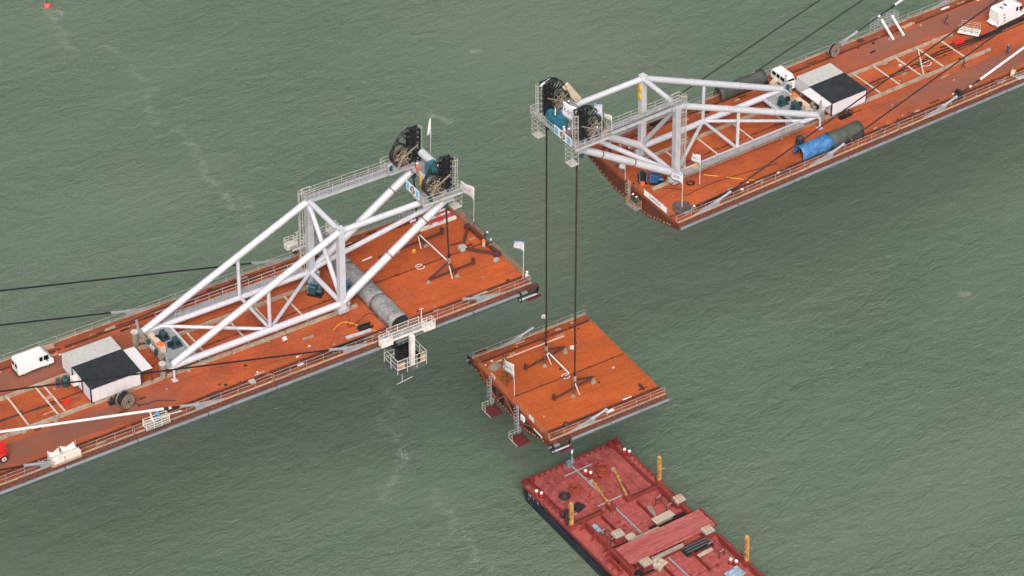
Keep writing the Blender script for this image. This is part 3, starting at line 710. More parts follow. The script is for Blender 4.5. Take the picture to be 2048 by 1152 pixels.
spreader('brown lifting frame on the tunnel deck standing closer to the red and white beams', 'L', -8.4, 4.35, .02)
spreader('brown lifting frame on the tunnel deck between the white circle mark and the near railing', 'L', -8.5, -3.7, .02)
sp1 = spreader('brown lifting frame on the hanging segment behind the white circle mark', 'S', -.95, 4.45, .0, -1)
sp2 = spreader('brown lifting frame on the hanging segment in front of the white circle mark', 'S', -1.1, -3.6, .0, -1)
def spacer(label, fr, a, b):
    t = thing('spacer_bar', label, 'bar', fr, a, group='white spacer bars')
    MB().bar((0,0,0), V(b)-V(a), .13, .13).part('bar', 'plate_white', t, smooth=False)
spacer('white bar linking the two lifting frames on the tunnel deck', 'L', (-8.35,3.9,2.0), (-8.45,-3.3,2.2))
spacer('white bar lying from lifting frame to circle mark on the hanging segment', 'S', (-.6,3.9,1.6), (.35,.2,.15))
def rope(label, a, b):
    t = thing('lifting_rope', label, 'rope', '0', b, group='lifting ropes below the cranes')
    L = a[2]-b[2]; m = MB()
    for dx, dy in ((-.06,-.05),(.06,-.05),(0,.07)): m.tube((dx,dy,0),(dx+a[0]-b[0],dy+a[1]-b[1],L),.075,6)
    m.part('strand', 'rope_steel', t)
    MB().tube((0,0,-.1),(0,0,.5),.18,8).part('end_socket', 'black_steel', t)
def gpos(fr, q): return tuple(FR[fr] @ V(q))
for lab, fr, q, cr, y in (('dark rope from the far side of the crane tip down to the hanging segment', 'S', (-.95,4.45,3.0), 'R', 4.65), ('dark rope from the near side of the crane tip down to the hanging segment', 'S', (-1.1,-3.6,3.0), 'R', -3.45),
                          ('short dark rope hanging to the lifting frame near the red and white beams', 'L', (-8.4,4.35,3.0), 'L', 4.65), ('short dark rope hanging to the lifting frame in the middle of the orange deck', 'L', (-8.5,-3.7,3.0), 'L', -3.45)):
    b = gpos(fr, q); top = gpos(cr, ((5.14-16.0) if cr == 'R' else (-24.84+16.0), y, 11.3)); rope(lab, (b[0], b[1], top[2]) if cr == 'R' else top, b)

# ------------------------------------------------------------------ huts on the rails behind the cranes
def hut(label, fr, x0, x1, sgn, canopy_x):
    t = thing('site_hut', label, 'hut', fr, (0,0,.42), group='white site huts behind the cranes')
    y0, y1, h = -3.3, 4.95, 2.05
    xm = (x0+x1)/2; w = x1-x0
    MB().box((xm,(y0+y1)/2,.12), (w-.2,y1-y0-.3,.2)).part('base_frame', 'black_steel', t, smooth=False)
    n = 6
    for i in range(n):
        a = x0+w*i/n
        MB().box((a+w/n/2,y0,.2+h/2), (w/n-.02,.07,h)).part('wall_panel', 'hut_white', t, smooth=False)
        MB().box((a+w/n/2,y1,.2+h/2), (w/n-.02,.07,h)).part('wall_panel', 'hut_white', t, smooth=False)
    n = 7
    for i in range(n):
        a = y0+(y1-y0)*i/n
        for x in (x0,x1): MB().box((x,a+(y1-y0)/n/2,.2+h/2), (.07,(y1-y0)/n-.02,h)).part('wall_panel', 'hut_white', t, smooth=False)
    MB().box((xm,3.45,.2+h+.06), (w+.15,3.1,.1)).part('roof', 'hut_roof_grey', t, smooth=False)
    b = MB()                                            # tarred roofing sheets with laps
    for i in range(4):
        ya = y0-.12+i*1.32
        MB().box((xm,ya+.66,.2+h+.09+.012*(i % 2)), (w+.22,1.36,.05), rx=.01).part('roofing_sheet', 'tarp_black', t, smooth=False)
    ex = x1 if sgn > 0 else x0
    MB().box((ex+sgn*canopy_x/2+sgn*.04,-.75,2.12), (canopy_x,5.1,.06), ry=.05*sgn).part('canopy', 'hut_white', t, smooth=False)
    for y in (-3.2,1.7): MB().bar((ex+sgn*(canopy_x-.1),y,-.1),(ex+sgn*(canopy_x-.1),y,2.1),.09,.09).part('canopy_post', 'navy', t, smooth=False)
    for x in (x0-.06,x1+.06):
        for y in (-3.3,-.9,1.9): MB().bar((x,y,.1),(x,y,2.26),.16,.16).part('corner_post', 'navy', t, smooth=False)
    MB().box((ex+sgn*.07,-1.0,1.2), (.06,.95,1.95)).part('door', 'navy', t, smooth=False)
    return t
h1 = hut('white hut with black tarred roof beside the white panel van', 'L', -60.9, -54.1, 1, 1.7)
MB().box((-61.35,.6,1.2), (.75,.9,1.1)).part('wall_unit', 'hut_white', h1, smooth=False)
h2 = hut('white hut with black tarred roof behind the blue tent and white wagon', 'R', 33.0, 39.2, -1, 1.6)
def gas_bottle(label, fr, x, y, r, h, m, cap):
    t = thing('gas_bottle', label, 'gas bottle', fr, (x,y,0))
    MB().path([(0,0,0),(0,0,h*.75),(0,0,h*.9)], [r,r,r*.45], 12).part('body', m, t)
    MB().tube((0,0,h*.88),(0,0,h),r*.4,8).part('valve_cap', cap, t)
gas_bottle('dark teal bottle standing against the end of the van side hut', 'L', -61.9, 2.2, .5, 1.5, 'winch_teal', 'winch_teal')
gas_bottle('dark bottle with orange cap beside the teal bottle', 'L', -62.8, 2.5, .24, 1.6, 'winch_teal', 'orange')
def dark_gear(label, fr, x, y, seed):
    rnd = random.Random(seed); t = thing('cable_winder', label, 'machine', fr, (x,y,0), group='black machines at the hut walls')
    for i in range(3):
        MB().ring((i*.75,rnd.uniform(-.1,.1),.55), .36, .11, 'x', 14, 5).part('coil', 'black_rubber', t)
    MB().box((.7,0,.1), (2.2,.7,.18)).part('skid', 'black_steel', t, smooth=False)
    f = rail(MB(), [(-.6,-.3,.1),(1.9,-.3,.1)], 1.0, .8, 1, .03); f.part('frame', 'black_steel', t, smooth=False)['kind'] = 'stuff'
dark_gear('black hose coils on a skid against the van side hut', 'L', -58.6, -4.1, 1)
dark_gear('black hose coils on a skid at the hut behind the blue tent', 'R', 34.3, -4.0, 2)

# ------------------------------------------------------------------ reels, tyres, coils
def wood_reel(label, fr, x, y, R, w, rz, z=None, m='reel_beige', dark='black_steel'):
    t = thing('cable_reel', label, 'cable reel', fr, (x,y,R if z is None else z), rz)
    for s in (-1,1):
        d = MB().disc((0,s*w/2,0), R, .09, 'y', 28).part('flange', m, t)
        h = MB()
        h.ring((0,s*(w/2+.05),0), R*.93, .05, 'y', 28, 4); h.ring((0,s*(w/2+.05),0), R*.35, .04, 'y', 16, 4); h.part('hoop', 'rust_beam', d)
        MB().disc((0,s*(w/2+.06),0), R*.16, .06, 'y', 14).part('hub_hole_shade', 'hole_shade', d)  # black disc painted as the shade in the hub
        for k in range(8):
            a = k*math.pi/4+.3; MB().box((R*.62*math.cos(a),s*(w/2+.055),R*.62*math.sin(a)), (.13,.04,.13)).part('bolt_plate', 'rust_beam', d, smooth=False)
    MB().disc((0,0,0), R*.88, w-.1, 'y', 24).part('wound_cable', dark, t)
wood_reel('large wooden cable reel full of black cable in front of the van side hut', 'L', -57.4, -5.6, 1.12, 1.1, .25)
wood_reel('pale wooden cable reel on the far edge behind the tied rails', 'R', 43.6, 9.3, 1.15, .55, .2)
wood_reel('small beige reel lying flat at the near railing corner', 'R', 61.7, -10.0, .62, .5, .5, z=.62, m='beige_paint', dark='beige_paint')
def tyre(label, fr, loc, R, r, axis, m='black_rubber', group=None):
    t = thing('tyre', label, 'tyre', fr, loc, group=group)
    MB().ring((0,0,0), R, r, axis, 22, 8).part('tread', m, t)
tyre('upright black tyre at the near railing below the white sheathed cable', 'R', (51.4,-9.7,.8), .52, .27, 'x')
def coil(label, fr, loc, R, m, turns=5, r=.09, tail=None, group=None):
    t = thing('hose_coil', label, 'coil', fr, loc, group=group); mb = MB(); pts = []
    for i in range(turns*14):
        a = i*2*math.pi/14; k = i/(turns*14); rr = R*((.2 if turns > 8 else .55)+(.8 if turns > 8 else .45)*(((i//14)*37) % 10)/10)+random.uniform(-.09,.09)
        pts.append((rr*math.cos(a), rr*math.sin(a), .06+random.uniform(0,.25 if turns > 8 else .02)+(0 if turns > 8 else k*r*2.4*min(turns,9))))
    if tail: pts += [(pts[-1][0]+dx, pts[-1][1]+dy, .07) for dx, dy in tail]
    mb.path(pts, r, 5).part('hose', m, t)
coil('big coil of dark cable beside the flag pole at the deck corner', 'R', (2.6,-8.4,0), 1.5, 'fairing_dark', 11, .045)
coil('thin dark cable ring beside the small white flag', 'R', (6.9,-4.6,0), .75, 'black_steel', 2, .06)

def hose(label, fr, pts, r, m, z=.06, name='hose', cat='hose'):
    t = thing(name, label, cat, fr, (*pts[0],0)); x0, y0 = pts[0]; q = []
    P = [V((x-x0,y-y0,z)) for x, y in pts]
    for i in range(len(P)-1):
        p0, p1, p2, p3 = P[max(i-1,0)], P[i], P[i+1], P[min(i+2,len(P)-1)]
        for k in range(5):
            u = k/5; q.append(.5*((2*p1)+(p2-p0)*u+(2*p0-5*p1+4*p2-p3)*u*u+(3*p1-p0-3*p2+p3)*u**3))
    q.append(P[-1]); MB().path(q, r, 5).part('length', m, t)
hose('yellow air hose running from the inspection gantry over the deck', 'L', [(-27.6,-5.9),(-26.2,-5.2),(-25.2,-5.4),(-24.2,-7.0),(-22.6,-9.6)], .05, 'yellow')
hose('red hose in a bend beside the yellow air hose', 'L', [(-29.6,-8.6),(-27.4,-6.3),(-25.9,-5.3),(-24.9,-6.2)], .04, 'red_paint')
hose('dark hose from crane mast foot to the tunnel', 'L', [(-24.6,-5.0),(-25.6,-6.3),(-23.8,-6.0),(-21.8,-5.2),(-21.3,-7.3)], .045, 'black_rubber')
hose('dark hose lying along the wall of the hut beside the reel', 'L', [(-57.0,-4.6),(-55.5,-6.4),(-53.5,-6.7),(-51.6,-7.9)], .05, 'black_rubber')
hose('dark cable curling from the hut end between the rails', 'L', [(-61.5,-1.2),(-63.2,-.7),(-66.5,-.3),(-71,.1),(-77,.5),(-88,.3)], .11, 'black_steel')
hose('black cable snaking between the rails past the white circle', 'R', [(40.2,.1),(44,.6),(48,.5),(53,.8),(57,1.3),(60.5,1.0),(66,.6),(73,.9),(84,.7)], .11, 'black_steel')
hose('second black cable in the bundle between the tied rails', 'R', [(52,.4),(57,.7),(60.4,.5),(66,.3),(73,.6),(84,.3)], .11, 'black_steel')
hose('third black cable spreading towards the white trolley', 'R', [(58,2.0),(61.5,1.4),(66,.9),(73,1.2),(84,1.0)], .11, 'black_steel')
hose('thin hose across the deck beside the pumps', 'R', [(3.0,-3.2),(5.0,-5.0),(4.6,-6.4),(8.0,-6.2),(13.0,-6.6),(20.0,-7.6)], .045, 'black_rubber')
for i, (fr, pts, lab) in enumerate((('R', [(9.7,-3.9),(11.2,-5.4)], 'first orange strap on the deck beside the small white flag'), ('R', [(12.0,-6.2),(13.6,-8.0)], 'second orange strap running to the near cable'), ('R', [(14.0,-8.2),(14.8,-9.1)], 'short orange strap beside the kerb'))):
    hose(lab, fr, pts, .05, 'yellow', name='strap', cat='strap')

for lab, fr, y, x0, x1 in (('dark hose laid along the near edge below the crane of the tunnel deck', 'L', -9.9, -47, -24), ('second dark hose along the near edge towards the inspection gantry', 'L', -10.2, -40, -23), ('dark hose laid along the near edge below the white work basket', 'L', -9.8, -72, -59),
                              ('dark hose along the far edge behind the rear crane foot', 'L', 9.9, -52, -30), ('black hose bundle along the far edge by the back gantry', 'L', 10.1, -34, -22), ('dark hose along the near edge in front of the tents', 'R', -9.9, 3, 22), ('dark hose along the far edge towards the dark green tent', 'R', 9.9, 4, 20), ('dark hose along the near edge past the upright tyre', 'R', -9.95, 36, 60),
                              ('rope lying along the near kerb of the hanging segment', 'S', -9.6, -8.5, 1.5)):
    n = max(4, int((x1-x0)/3)); hose(lab, fr, [(x0+(x1-x0)*k/n, y+random.uniform(-.22,.22)) for k in range(n+1)], .06, 'black_rubber')
# ------------------------------------------------------------------ tents and tarpaulins
def arch(label, cat, name, fr, segs, cx, w, h, axis, sub):
    """arched cover made of cloth lengths hung over bows; axis 'x' or 'y'"""
    t = thing(name, label, cat, fr)
    for (a, b, m, open_a) in segs:
        n = max(2, round((b-a)/.9)); N = 11; v = []; f = []
        for i in range(n+1):
            u = a+(b-a)*i/n; sag = (.05 if i % 2 else 0)
            for k in range(N):
                th = math.pi*k/(N-1); p = cx-w*math.copysign(abs(math.cos(th))**.72, math.cos(th)); q = max(.02, (h-sag)*math.sin(th)**.72)
                cr_ = .15 if m == 'tarp_blue' else .08; p += random.uniform(-cr_,cr_); q += random.uniform(-cr_*1.5,cr_*.6)*(q > .1)
                v.append((u+random.uniform(-.05,.05),p,q) if axis == 'x' else (p,u+random.uniform(-.05,.05),q))
        for i in range(n):
            for k in range(N-1): f.append((i*N+k,i*N+k+1,(i+1)*N+k+1,(i+1)*N+k))
        me = bpy.data.meshes.new(name); me.from_pydata(v, [], f); me.materials.append(MATS[m]); me.polygons.foreach_set('use_smooth',[True]*len(f))
        o = link('cover', me, t); so = o.modifiers.new('cloth', 'SOLIDIFY'); so.thickness = .04
        for i in range(1, n, 3):
            u = a+(b-a)*i/n; pts = []
            for k in range(9):
                th = math.pi*k/8; p = cx-(w-.16)*math.copysign(abs(math.cos(th))**.72, math.cos(th)); q = max(.0,(h-.2)*math.sin(th)**.72); pts.append((u,p,q) if axis == 'x' else (p,u,q))
            MB().path(pts, .03, 4).part('bow', 'galvanised', t)
        for e, op in ((a, open_a), (b, 0)):                # dark cloth closing an end
            if op: continue
            fan = [(e+.06*(1 if e == a else -1),cx-(w-.12)*math.copysign(abs(math.cos(math.pi*k/8))**.72, math.cos(math.pi*k/8)),max(.0,(h-.15)*math.sin(math.pi*k/8)**.72)) for k in range(9)]
            if axis == 'y': fan = [(p,e_,q) for e_, p, q in fan]
            mb = MB(); mb.v = fan; mb.f = [tuple(range(9))]; mb.mi = [0]; mb.part('end_cloth', 'tarp_black' if axis == 'y' else m, t, smooth=False)
    return t
arch('long grey canvas tunnel lying across the whole deck', 'canvas tunnel', 'canvas_tunnel', 'L', [(-10.0,-4.4,'canvas_grey',0),(-4.4,4.0,'canvas_grey',0),(4.0,12.0,'canvas_grey',0)], -19.9, 1.4, 2.0, 'y', None)
arch('bright blue tarpaulin tent joined to a dark green one', 'tent', 'work_tent', 'R', [(23.0,28.5,'tarp_blue',1),(28.4,34.0,'tarp_green',0)], -8.35, 1.15, 2.0, 'x', None)
arch('dark green tarpaulin tent on the far edge behind the crane', 'tent', 'work_tent', 'R', [(22.6,31.0,'tarp_green',1)], 10.1, 1.0, 1.9, 'x', None)
b = thing('bin', 'dark cylinder bin standing behind the blue tent', 'bin', 'R', (25.2,-5.9,0)); MB().path([(0,0,0),(0,0,1.3),(.3,0,1.55)], [.55,.6,.35], 12).part('drum', 'tarp_black', b)

# ------------------------------------------------------------------ beams, triangle frame, marks, small clutter on the decks
for i in range(6):
    m = ['plate_white','red_stripe','plate_white','red_stripe','red_stripe','plate_white'][i]
    t = thing('barrier_beam', ['outermost white beam','red beam between the two outer white beams','second white beam','red beam in the middle','inner red beam','innermost white beam closest to the lifting frame'][i]+' of the stack on the orange deck', 'beam', 'L', (-3.7+random.uniform(-.15,.15), 9.1-i*.44, 0), .0, group='red and white beams stacked beside the lifting frame')
    MB().box((0,0,.22+.03*(i % 2)), (5.8,.36,.4)).part('web', m, t, smooth=False)
    for k in range(2): MB().box((-1.6+k*2.6+random.uniform(-.6,.6),0,.44+.03*(i % 2)), (random.uniform(.5,1.3),.26,.02)).part('painted_patch', 'tile_stain' if m == 'plate_white' else 'red_paint', t, smooth=False)
t = thing('triangle_frame', 'brown steel triangle frame with grey corner shoe at the deck end', 'steel frame', 'L', (-2.2,.1,0))
A_, B_, C_ = V((-1.7,0,.45)), V((1.5,3.7,.5)), V((1.6,-3.6,.4))
for a, b in ((A_,B_),(A_,C_)): MB().bar(a, b, .32, .36).part('beam', 'rust_beam', t, smooth=False)
MB().bar(B_+V((.1,0,.1)), C_+V((.1,0,.1)), .38, .42).part('beam', 'rust_dark', t, smooth=False)
MB().box(A_, (1.0,.9,.5)).box(A_+V((0,0,.28)),(.3,.3,.08)).part('corner_shoe', 'galvanised', t, smooth=False)
MB().box(B_, (.7,.7,.7)).part('corner_post', 'rust_beam', t, smooth=False); MB().box(C_, (1.0,.6,.5)).part('corner_post', 'rust_beam', t, smooth=False)
def circle_mark(label, fr, x, y, R=.55):
    t = thing('target_mark', label, 'painted mark', fr, (x,y,.012 if fr != 'L' else .012), group='white circle marks')
    n = 24; mb = MB()
    for i in range(n):
        a, b = 2*math.pi*i/n, 2*math.pi*(i+1)/n
        mb.quad((R*math.cos(a),R*math.sin(a),0),(R*math.cos(b),R*math.sin(b),0),((R-.12)*math.cos(b),(R-.12)*math.sin(b),0),((R-.12)*math.cos(a),(R-.12)*math.sin(a),0))
    o = mb.part('painted_ring', 'plate_white', t, smooth=False); o.location.z = .01
    o = MB().quad((-R+.1,-.05,0),(R-.1,-.05,0),(R-.1,.05,0),(-R+.1,.05,0)).part('painted_bar', 'plate_white', t, smooth=False); o.location.z = .09
circle_mark('white painted circle on the orange deck with the canvas tunnel', 'L', -10.7, 0, .62)
circle_mark('white painted circle on the hanging segment', 'S', -.3, .1, .62)
circle_mark('white painted circle between the tied rails', 'R', 53.5, .2, .95)
def clutter(name, label, cat, fr, loc, size, m, rz=0, h=None):
    t = thing(name, label, cat, fr, loc, rz); MB().box((0,0,size[2]/2), size, top=.94).part('body', m, t, smooth=False); return t
clutter('steel_block', 'small grey steel block on the orange deck near the triangle frame', 'block', 'L', (-1.3,-4.3,0), (.6,.5,.4), 'galvanised', .3)
clutter('timber_plank', 'loose pale plank beside the kerb near the free deck end', 'plank', 'L', (-7.2,-9.5,.05), (2.3,.3,.1), 'timber', .02)
clutter('timber_plank', 'white plank on the near edge of the hanging segment', 'plank', 'S', (.9,-9.9,0), (1.3,.45,.12), 'plate_white', .02)
clutter('timber_plank', 'long pale timber beside the far kerb of the hanging segment', 'plank', 'S', (-1.5,8.2,0), (12,.16,.12), 'tie_beige', .0)
clutter('yellow_lamp', 'small yellow lamp beside the far lifting frame', 'lamp', 'L', (-9.6,3.3,0), (.45,.4,.35), 'yellow', .5)
clutter('sheet_pile', 'grey sheets stacked at the corner of the hanging segment', 'sheet stack', 'S', (-8.0,7.3,0), (1.6,1.3,.35), 'timber_grey', .35)
clutter('steel_bracket', 'brown bracket near the plain end of the hanging segment', 'bracket', 'S', (7.5,-8.0,0), (.25,1.2,.5), 'rust_beam', .1)
t = thing('ball_weight', 'dark ball on a bar at the near kerb of the hanging segment', 'weight', 'S', (-6.2,-9.5,.3)); MB().ball((0,0,.1),.42,12,8).part('ball', 'rust_beam', t); MB().bar((1.2,0,0),(3.2,.05,0),.16,.16).bar((-2.6,-.1,0),(-.4,0,0),.1,.1).part('bar', 'rust_beam', t, smooth=False)
for i, (fr, x, y, w, l, m, lab) in enumerate((('L',-23.9,-7.6,.9,2.2,'black_steel','dark steel sheet beside the yellow hose'),('L',-25.3,-8.5,.25,3.8,'grey_steel','grey bar on the deck beside the gantry'),('L',-27.5,-9.6,.35,5.5,'black_steel','dark profile lying along the near kerb'),
        ('L',-47.0,-9.6,1.0,2.2,'rust_beam','brown rod bundle at the near kerb beside the basket'),('L',-41.7,-9.7,.6,.9,'galvanised','small grey box at the near kerb below the crane'),('L',-33.9,-4.2,.45,.6,'plate_white','small white tool box beside the rail under the crane'),
        ('R',8.0,-9.4,.3,7.0,'black_steel','dark profile along the kerb beside the cable coil'),('R',12.0,9.9,.9,3.6,'black_steel','dark tarpaulin heap on the far edge under the crane walkway'),('R',19.6,-9.9,.7,2.0,'rust_beam','rusty clamp pile at the near railing'),
        ('R',61.2,1.6,.8,2.2,'red_paint','bright red tarpaulin beside the white trolley'),('R',49.4,10.2,.7,1.1,'rust_beam','dark scrap heap on the far edge beside the reel'),('R',57.8,9.3,.4,2.6,'timber','pale boards on the far edge near the man in black'),('R',62.6,-11.0,.5,2.2,'galvanised','grey clamp heap at the near railing beside the beige reel'),
        ('L',-64.8,.9,.2,1.4,'timber','yellowish board between the rails beside the hut'),('L',-63.3,-1.0,.5,1.3,'red_paint','red tarpaulin scrap between the rails'),('L',-52.0,9.6,.2,1.6,'timber','yellow board on the far edge behind the hut'),('L',-60.6,10.3,.7,1.8,'timber','timber scraps at the far railing behind the van'))):
    t = thing(['steel_sheet','steel_bar','steel_profile','rod_bundle','tool_box','tool_box','steel_profile','tarpaulin','clamp_pile','tarpaulin','scrap_heap','board','clamp_pile','board','tarpaulin','board','board'][i], lab, 'site material', fr, (x,y,0), random.uniform(-.08,.08))
    k = random.randint(2,4)
    for j in range(k): MB().box((random.uniform(-.2,.2)*l*.3,(j-(k-1)/2)*w/k,.08+.05*j+random.uniform(0,.06)), (l*random.uniform(.7,1),w/k*.95,.16+.08*(j % 2)), rz=random.uniform(-.06,.06)).part('piece', m, t, smooth=False)
def litter(label, fr, x0, x1, n, seed, ys=(-8.9,8.9)):
    rnd = random.Random(seed); mb = MB()
    for k in range(n):
        mb.cur = rnd.choice((0,0,1,1,2,3,4)); y = rnd.choice((rnd.uniform(*ys), rnd.uniform(8.2,10.4), rnd.uniform(-10.4,-8.2)))
        if abs(y) > max(abs(ys[0]),abs(ys[1]))+1.6: continue
        l = rnd.choice((.2,.3,.4,.9,1.5)); mb.box((rnd.uniform(x0,x1),y,.07), (l,rnd.uniform(.1,.3),rnd.uniform(.06,.2)), rz=rnd.uniform(-.5,.5) if l < .8 else rnd.uniform(-.08,.08))
    me = mb.mesh('site_litter', ['timber','rust_dark','plate_white','black_steel','timber_grey'])
    thing('site_litter', label, 'litter', fr, mesh=me, kind='stuff')
litter('scraps of timber and steel strewn over the deck with the canvas tunnel', 'L', -79, -1, 120, 11)
litter('scraps of timber and steel strewn over the deck with the blue tent', 'R', 1, 80, 130, 12)
litter('few scraps lying along the edges of the hanging segment', 'S', -9, 9, 22, 13)
for i, (x0, x1) in enumerate(((55.0,57.2),(57.2,59.4))):          # two white bars leaning on the far railing
    t = thing('prop_bar', ['white bar leaning on the far railing closer to the wooden reel','white bar leaning on the far railing closer to the man in black'][i], 'bar', 'R', (53.6+i*2.0,7.6,.1)); MB().bar((0,0,0),(-.4,2.6,2.4),.26,.26).part('bar', 'plate_white', t, smooth=False)
t = thing('access_frame', 'dark scaffold frame at the far railing behind the white bars', 'scaffold', 'R', (54.6,10.9,0))
for s in range(3): rail(MB(), [(-2+s*1.6,0,0),(-.6+s*1.6,0,0),(-.6+s*1.6,1.0,0),(-2+s*1.6,1.0,0)], 1.9, 1.4, 4, .04, closed=True).part('frame', 'galvanised', t, smooth=False)['kind'] = 'stuff'

# ------------------------------------------------------------------ flags and signs
def wave(s, z, L, H, drop):
    """cloth of a flag flying along +y from a pole at y=0: s = length along the fly, z = height on the hoist"""
    k = s/L
    return (.16*k*math.sin(5.5*k+z*1.2), s*.93, z*(1-.35*k)-drop*k*k*.25+.05*math.sin(7*k))
def flag(label, fr, x, y, z0, pole, H, L, border=None, txt=None, tm='print_pink', ts=.8, drop=.8, flip=False, rz=0):
    t = thing('flag', label, 'flag', fr, (x,y,z0), rz, group='flags on thin poles')
    if pole > 0: MB().tube((0,0,0),(0,0,pole),.035,6).part('pole', 'plate_white', t)
    zb = pole-H-.05
    nx, nz = 12, 5; v, f = [], []; mi = []
    for i in range(nx+1):
        for j in range(nz+1):
            s = L*i/nx*(1-.04*(j % 2) if i == nx else 1); a = wave(s, H*j/nz, L, H, drop); v.append((a[0],a[1],zb+a[2]))
    for i in range(nx):
        for j in range(nz): f.append((i*(nz+1)+j,(i+1)*(nz+1)+j,(i+1)*(nz+1)+j+1,i*(nz+1)+j+1)); mi.append(1 if border and (j in (0,nz-1)) else 0)
    me = bpy.data.meshes.new('cloth'); me.from_pydata(v, [], f)
    me.materials.append(MATS['flag_white']); me.materials.append(MATS[border or 'flag_white']); me.polygons.foreach_set('material_index', mi); me.polygons.foreach_set('use_smooth',[True]*len(f))
    c = link('cloth', me, t); so = c.modifiers.new('cloth', 'SOLIDIFY'); so.thickness = .012; so.offset = 0
    if txt:
        tx = text_mesh('print', txt, ts, tm); tx = tx.copy()
        for w in tx.vertices:                                  # lay the lettering on the cloth, on the side towards the river
            s = L*.5-w.co.x; a = wave(max(0,s), H*.5+w.co.y, L, H, drop); w.co = (a[0]-.03-w.co.z*.2, a[1], zb+a[2])
        link('print', tx, c)
    return t
flag('large white flag with pink lettering flying at the deck end railing', 'L', .35, 3.9, 0, 6.6, 2.2, 3.9, txt='MSOS', tm='print_pink', ts=.85)
flag('white flag with blue border at the free corner of the tunnel deck', 'L', -.5, -9.6, 0, 6.0, 1.7, 2.6, border='flag_blue', txt='SOS', tm='print_pink', ts=.7, drop=2.2)
flag('narrow white flag on a pole beyond the crane tip of the tunnel deck', 'L', -5.9, 5.0, 13.8, 5.6, 2.6, .9, drop=3.0)
flag('torn white flag with dark lettering on the hanging segment', 'S', -8.9, .2, 0, 5.8, 2.5, 3.4, txt='MSOS', tm='print_navy', ts=.8)
flag('white flag with blue border and writing at the corner of the blue tent deck', 'R', 2.5, -8.6, 0, 6.0, 2.1, 2.9, border='flag_blue', txt='SOS', tm='print_navy', ts=.8)
flag('small white flag with hollow edge beside the crane of the blue tent deck', 'R', 7.9, -5.4, 0, 5.0, 1.7, 2.2, txt='SO', tm='print_navy', ts=.7)
b1_, b2_ = gpos('S', (-.95,4.45,9.2)), gpos('S', (-1.1,-3.6,9.0))
flag('tiny pennant tied to the far lifting rope', '0', b1_[0]+.02, b1_[1]+.12, b1_[2]-.6, 0, .9, 1.0, txt='S', tm='print_navy', ts=.5)
flag('tiny pennant tied to the near lifting rope', '0', b2_[0]+.02, b2_[1]+.12, b2_[2]-.6, 0, .9, 1.0, txt='S', tm='print_navy', ts=.5)
flag('blue white banner hanging behind the near lattice mast of the holding crane', 'R', -8.2, -4.6, 13.9, 5.4, 2.2, 2.2, border='flag_blue', txt='SO', tm='print_pink', ts=.7, drop=.3)
flag('narrow white banner at the reel of the holding crane', 'R', -6.3, -4.2, 13.9, 2.6, 1.0, 2.0, txt='SO', tm='print_pink', ts=.5, drop=.2)
flag('tall white banner with dark letters between the two masts of the holding crane', 'R', -10.9, -2.7, 13.9, 4.9, 3.1, 3.9, txt='K\u00b7SOS', tm='print_navy', ts=1.1, drop=-.9)
flag('blue striped pennant on the end railing of the blue tent deck', 'R', .05, 1.5, 0, 3.0, 1.6, 1.5, border='flag_blue', drop=.4)
def signboard(label, fr, a, b, h):
    a, b = V(a), V(b); d = b-a; L = d.length; t = thing('signboard', label, 'sign', fr, a, math.atan2(d.y,d.x), group='blue and white crane signs')
    MB().box((L/2,0,h/2), (L,.06,h)).part('board', 'plate_white', t, smooth=False)
    for s in (-1,1):                                         # printed on both faces
        for k in (.14,.86): MB().box((L*k,s*.036,h/2), (L*.2,.01,h*.8)).part('blue_panel', 'sign_blue', t, smooth=False)
        m = MB(); n = 20
        for i in range(n):
            p, q = 2*math.pi*i/n, 2*math.pi*(i+1)/n; R, r = h*.42, h*.24
            m.quad(*[(L/2+w*math.cos(e),s*.038,h/2+w*math.sin(e)) for w, e in ((R,p),(R,q),(r,q),(r,p))])
        m.quad(*[(L/2+x*h,s*.040,h/2+z*h) for x, z in ((-.3,-.06),(.3,-.06),(.3,.06),(-.3,.06))])
        m.part('emblem', 'print_dark', t, smooth=False)
signboard('blue and white ring sign at the inner platform of the tunnel deck crane', 'L', (-13.2,-.7,14.1), (-13.2,-3.9,14.1), 1.35)
signboard('blue and white ring sign on the tip railing of the holding crane', 'R', (-12.75,.1,13.9), (-12.75,-4.0,13.9), 1.35)
t = thing('railing_banner', 'long white banner with dark script on the deck end railing', 'banner', 'R', (-.02,-3.2,.15))
MB().box((0,-2.6,.5), (.03,5.3,.95)).part('cloth', 'flag_white', t, smooth=False)
me = text_mesh('script', 'L\u00b7M\u00b7SOS', .75, 'print_navy'); o = link('script', me, t); o.rotation_euler = (math.pi/2,0,-math.pi/2); o.location = (-.025,-2.6,.5)
t = thing('notice_board', 'dark red notice board on the end railing beside the workers', 'sign', 'L', (.12,2.6,.1))
MB().box((0,0,.55), (.05,2.2,1.0)).part('board', 'rust_beam', t, smooth=False)
for i in range(4): MB().box((-.03,0,.2+.23*i), (.02,1.9,.05)).part('stripe', 'tie_beige', t, smooth=False)
t = thing('notice_board', 'orange panel on the end railing of the tunnel deck', 'sign', 'L', (.12,6.4,.1)); MB().box((0,0,.5), (.05,1.5,.85)).part('board', 'timber', t, smooth=False)

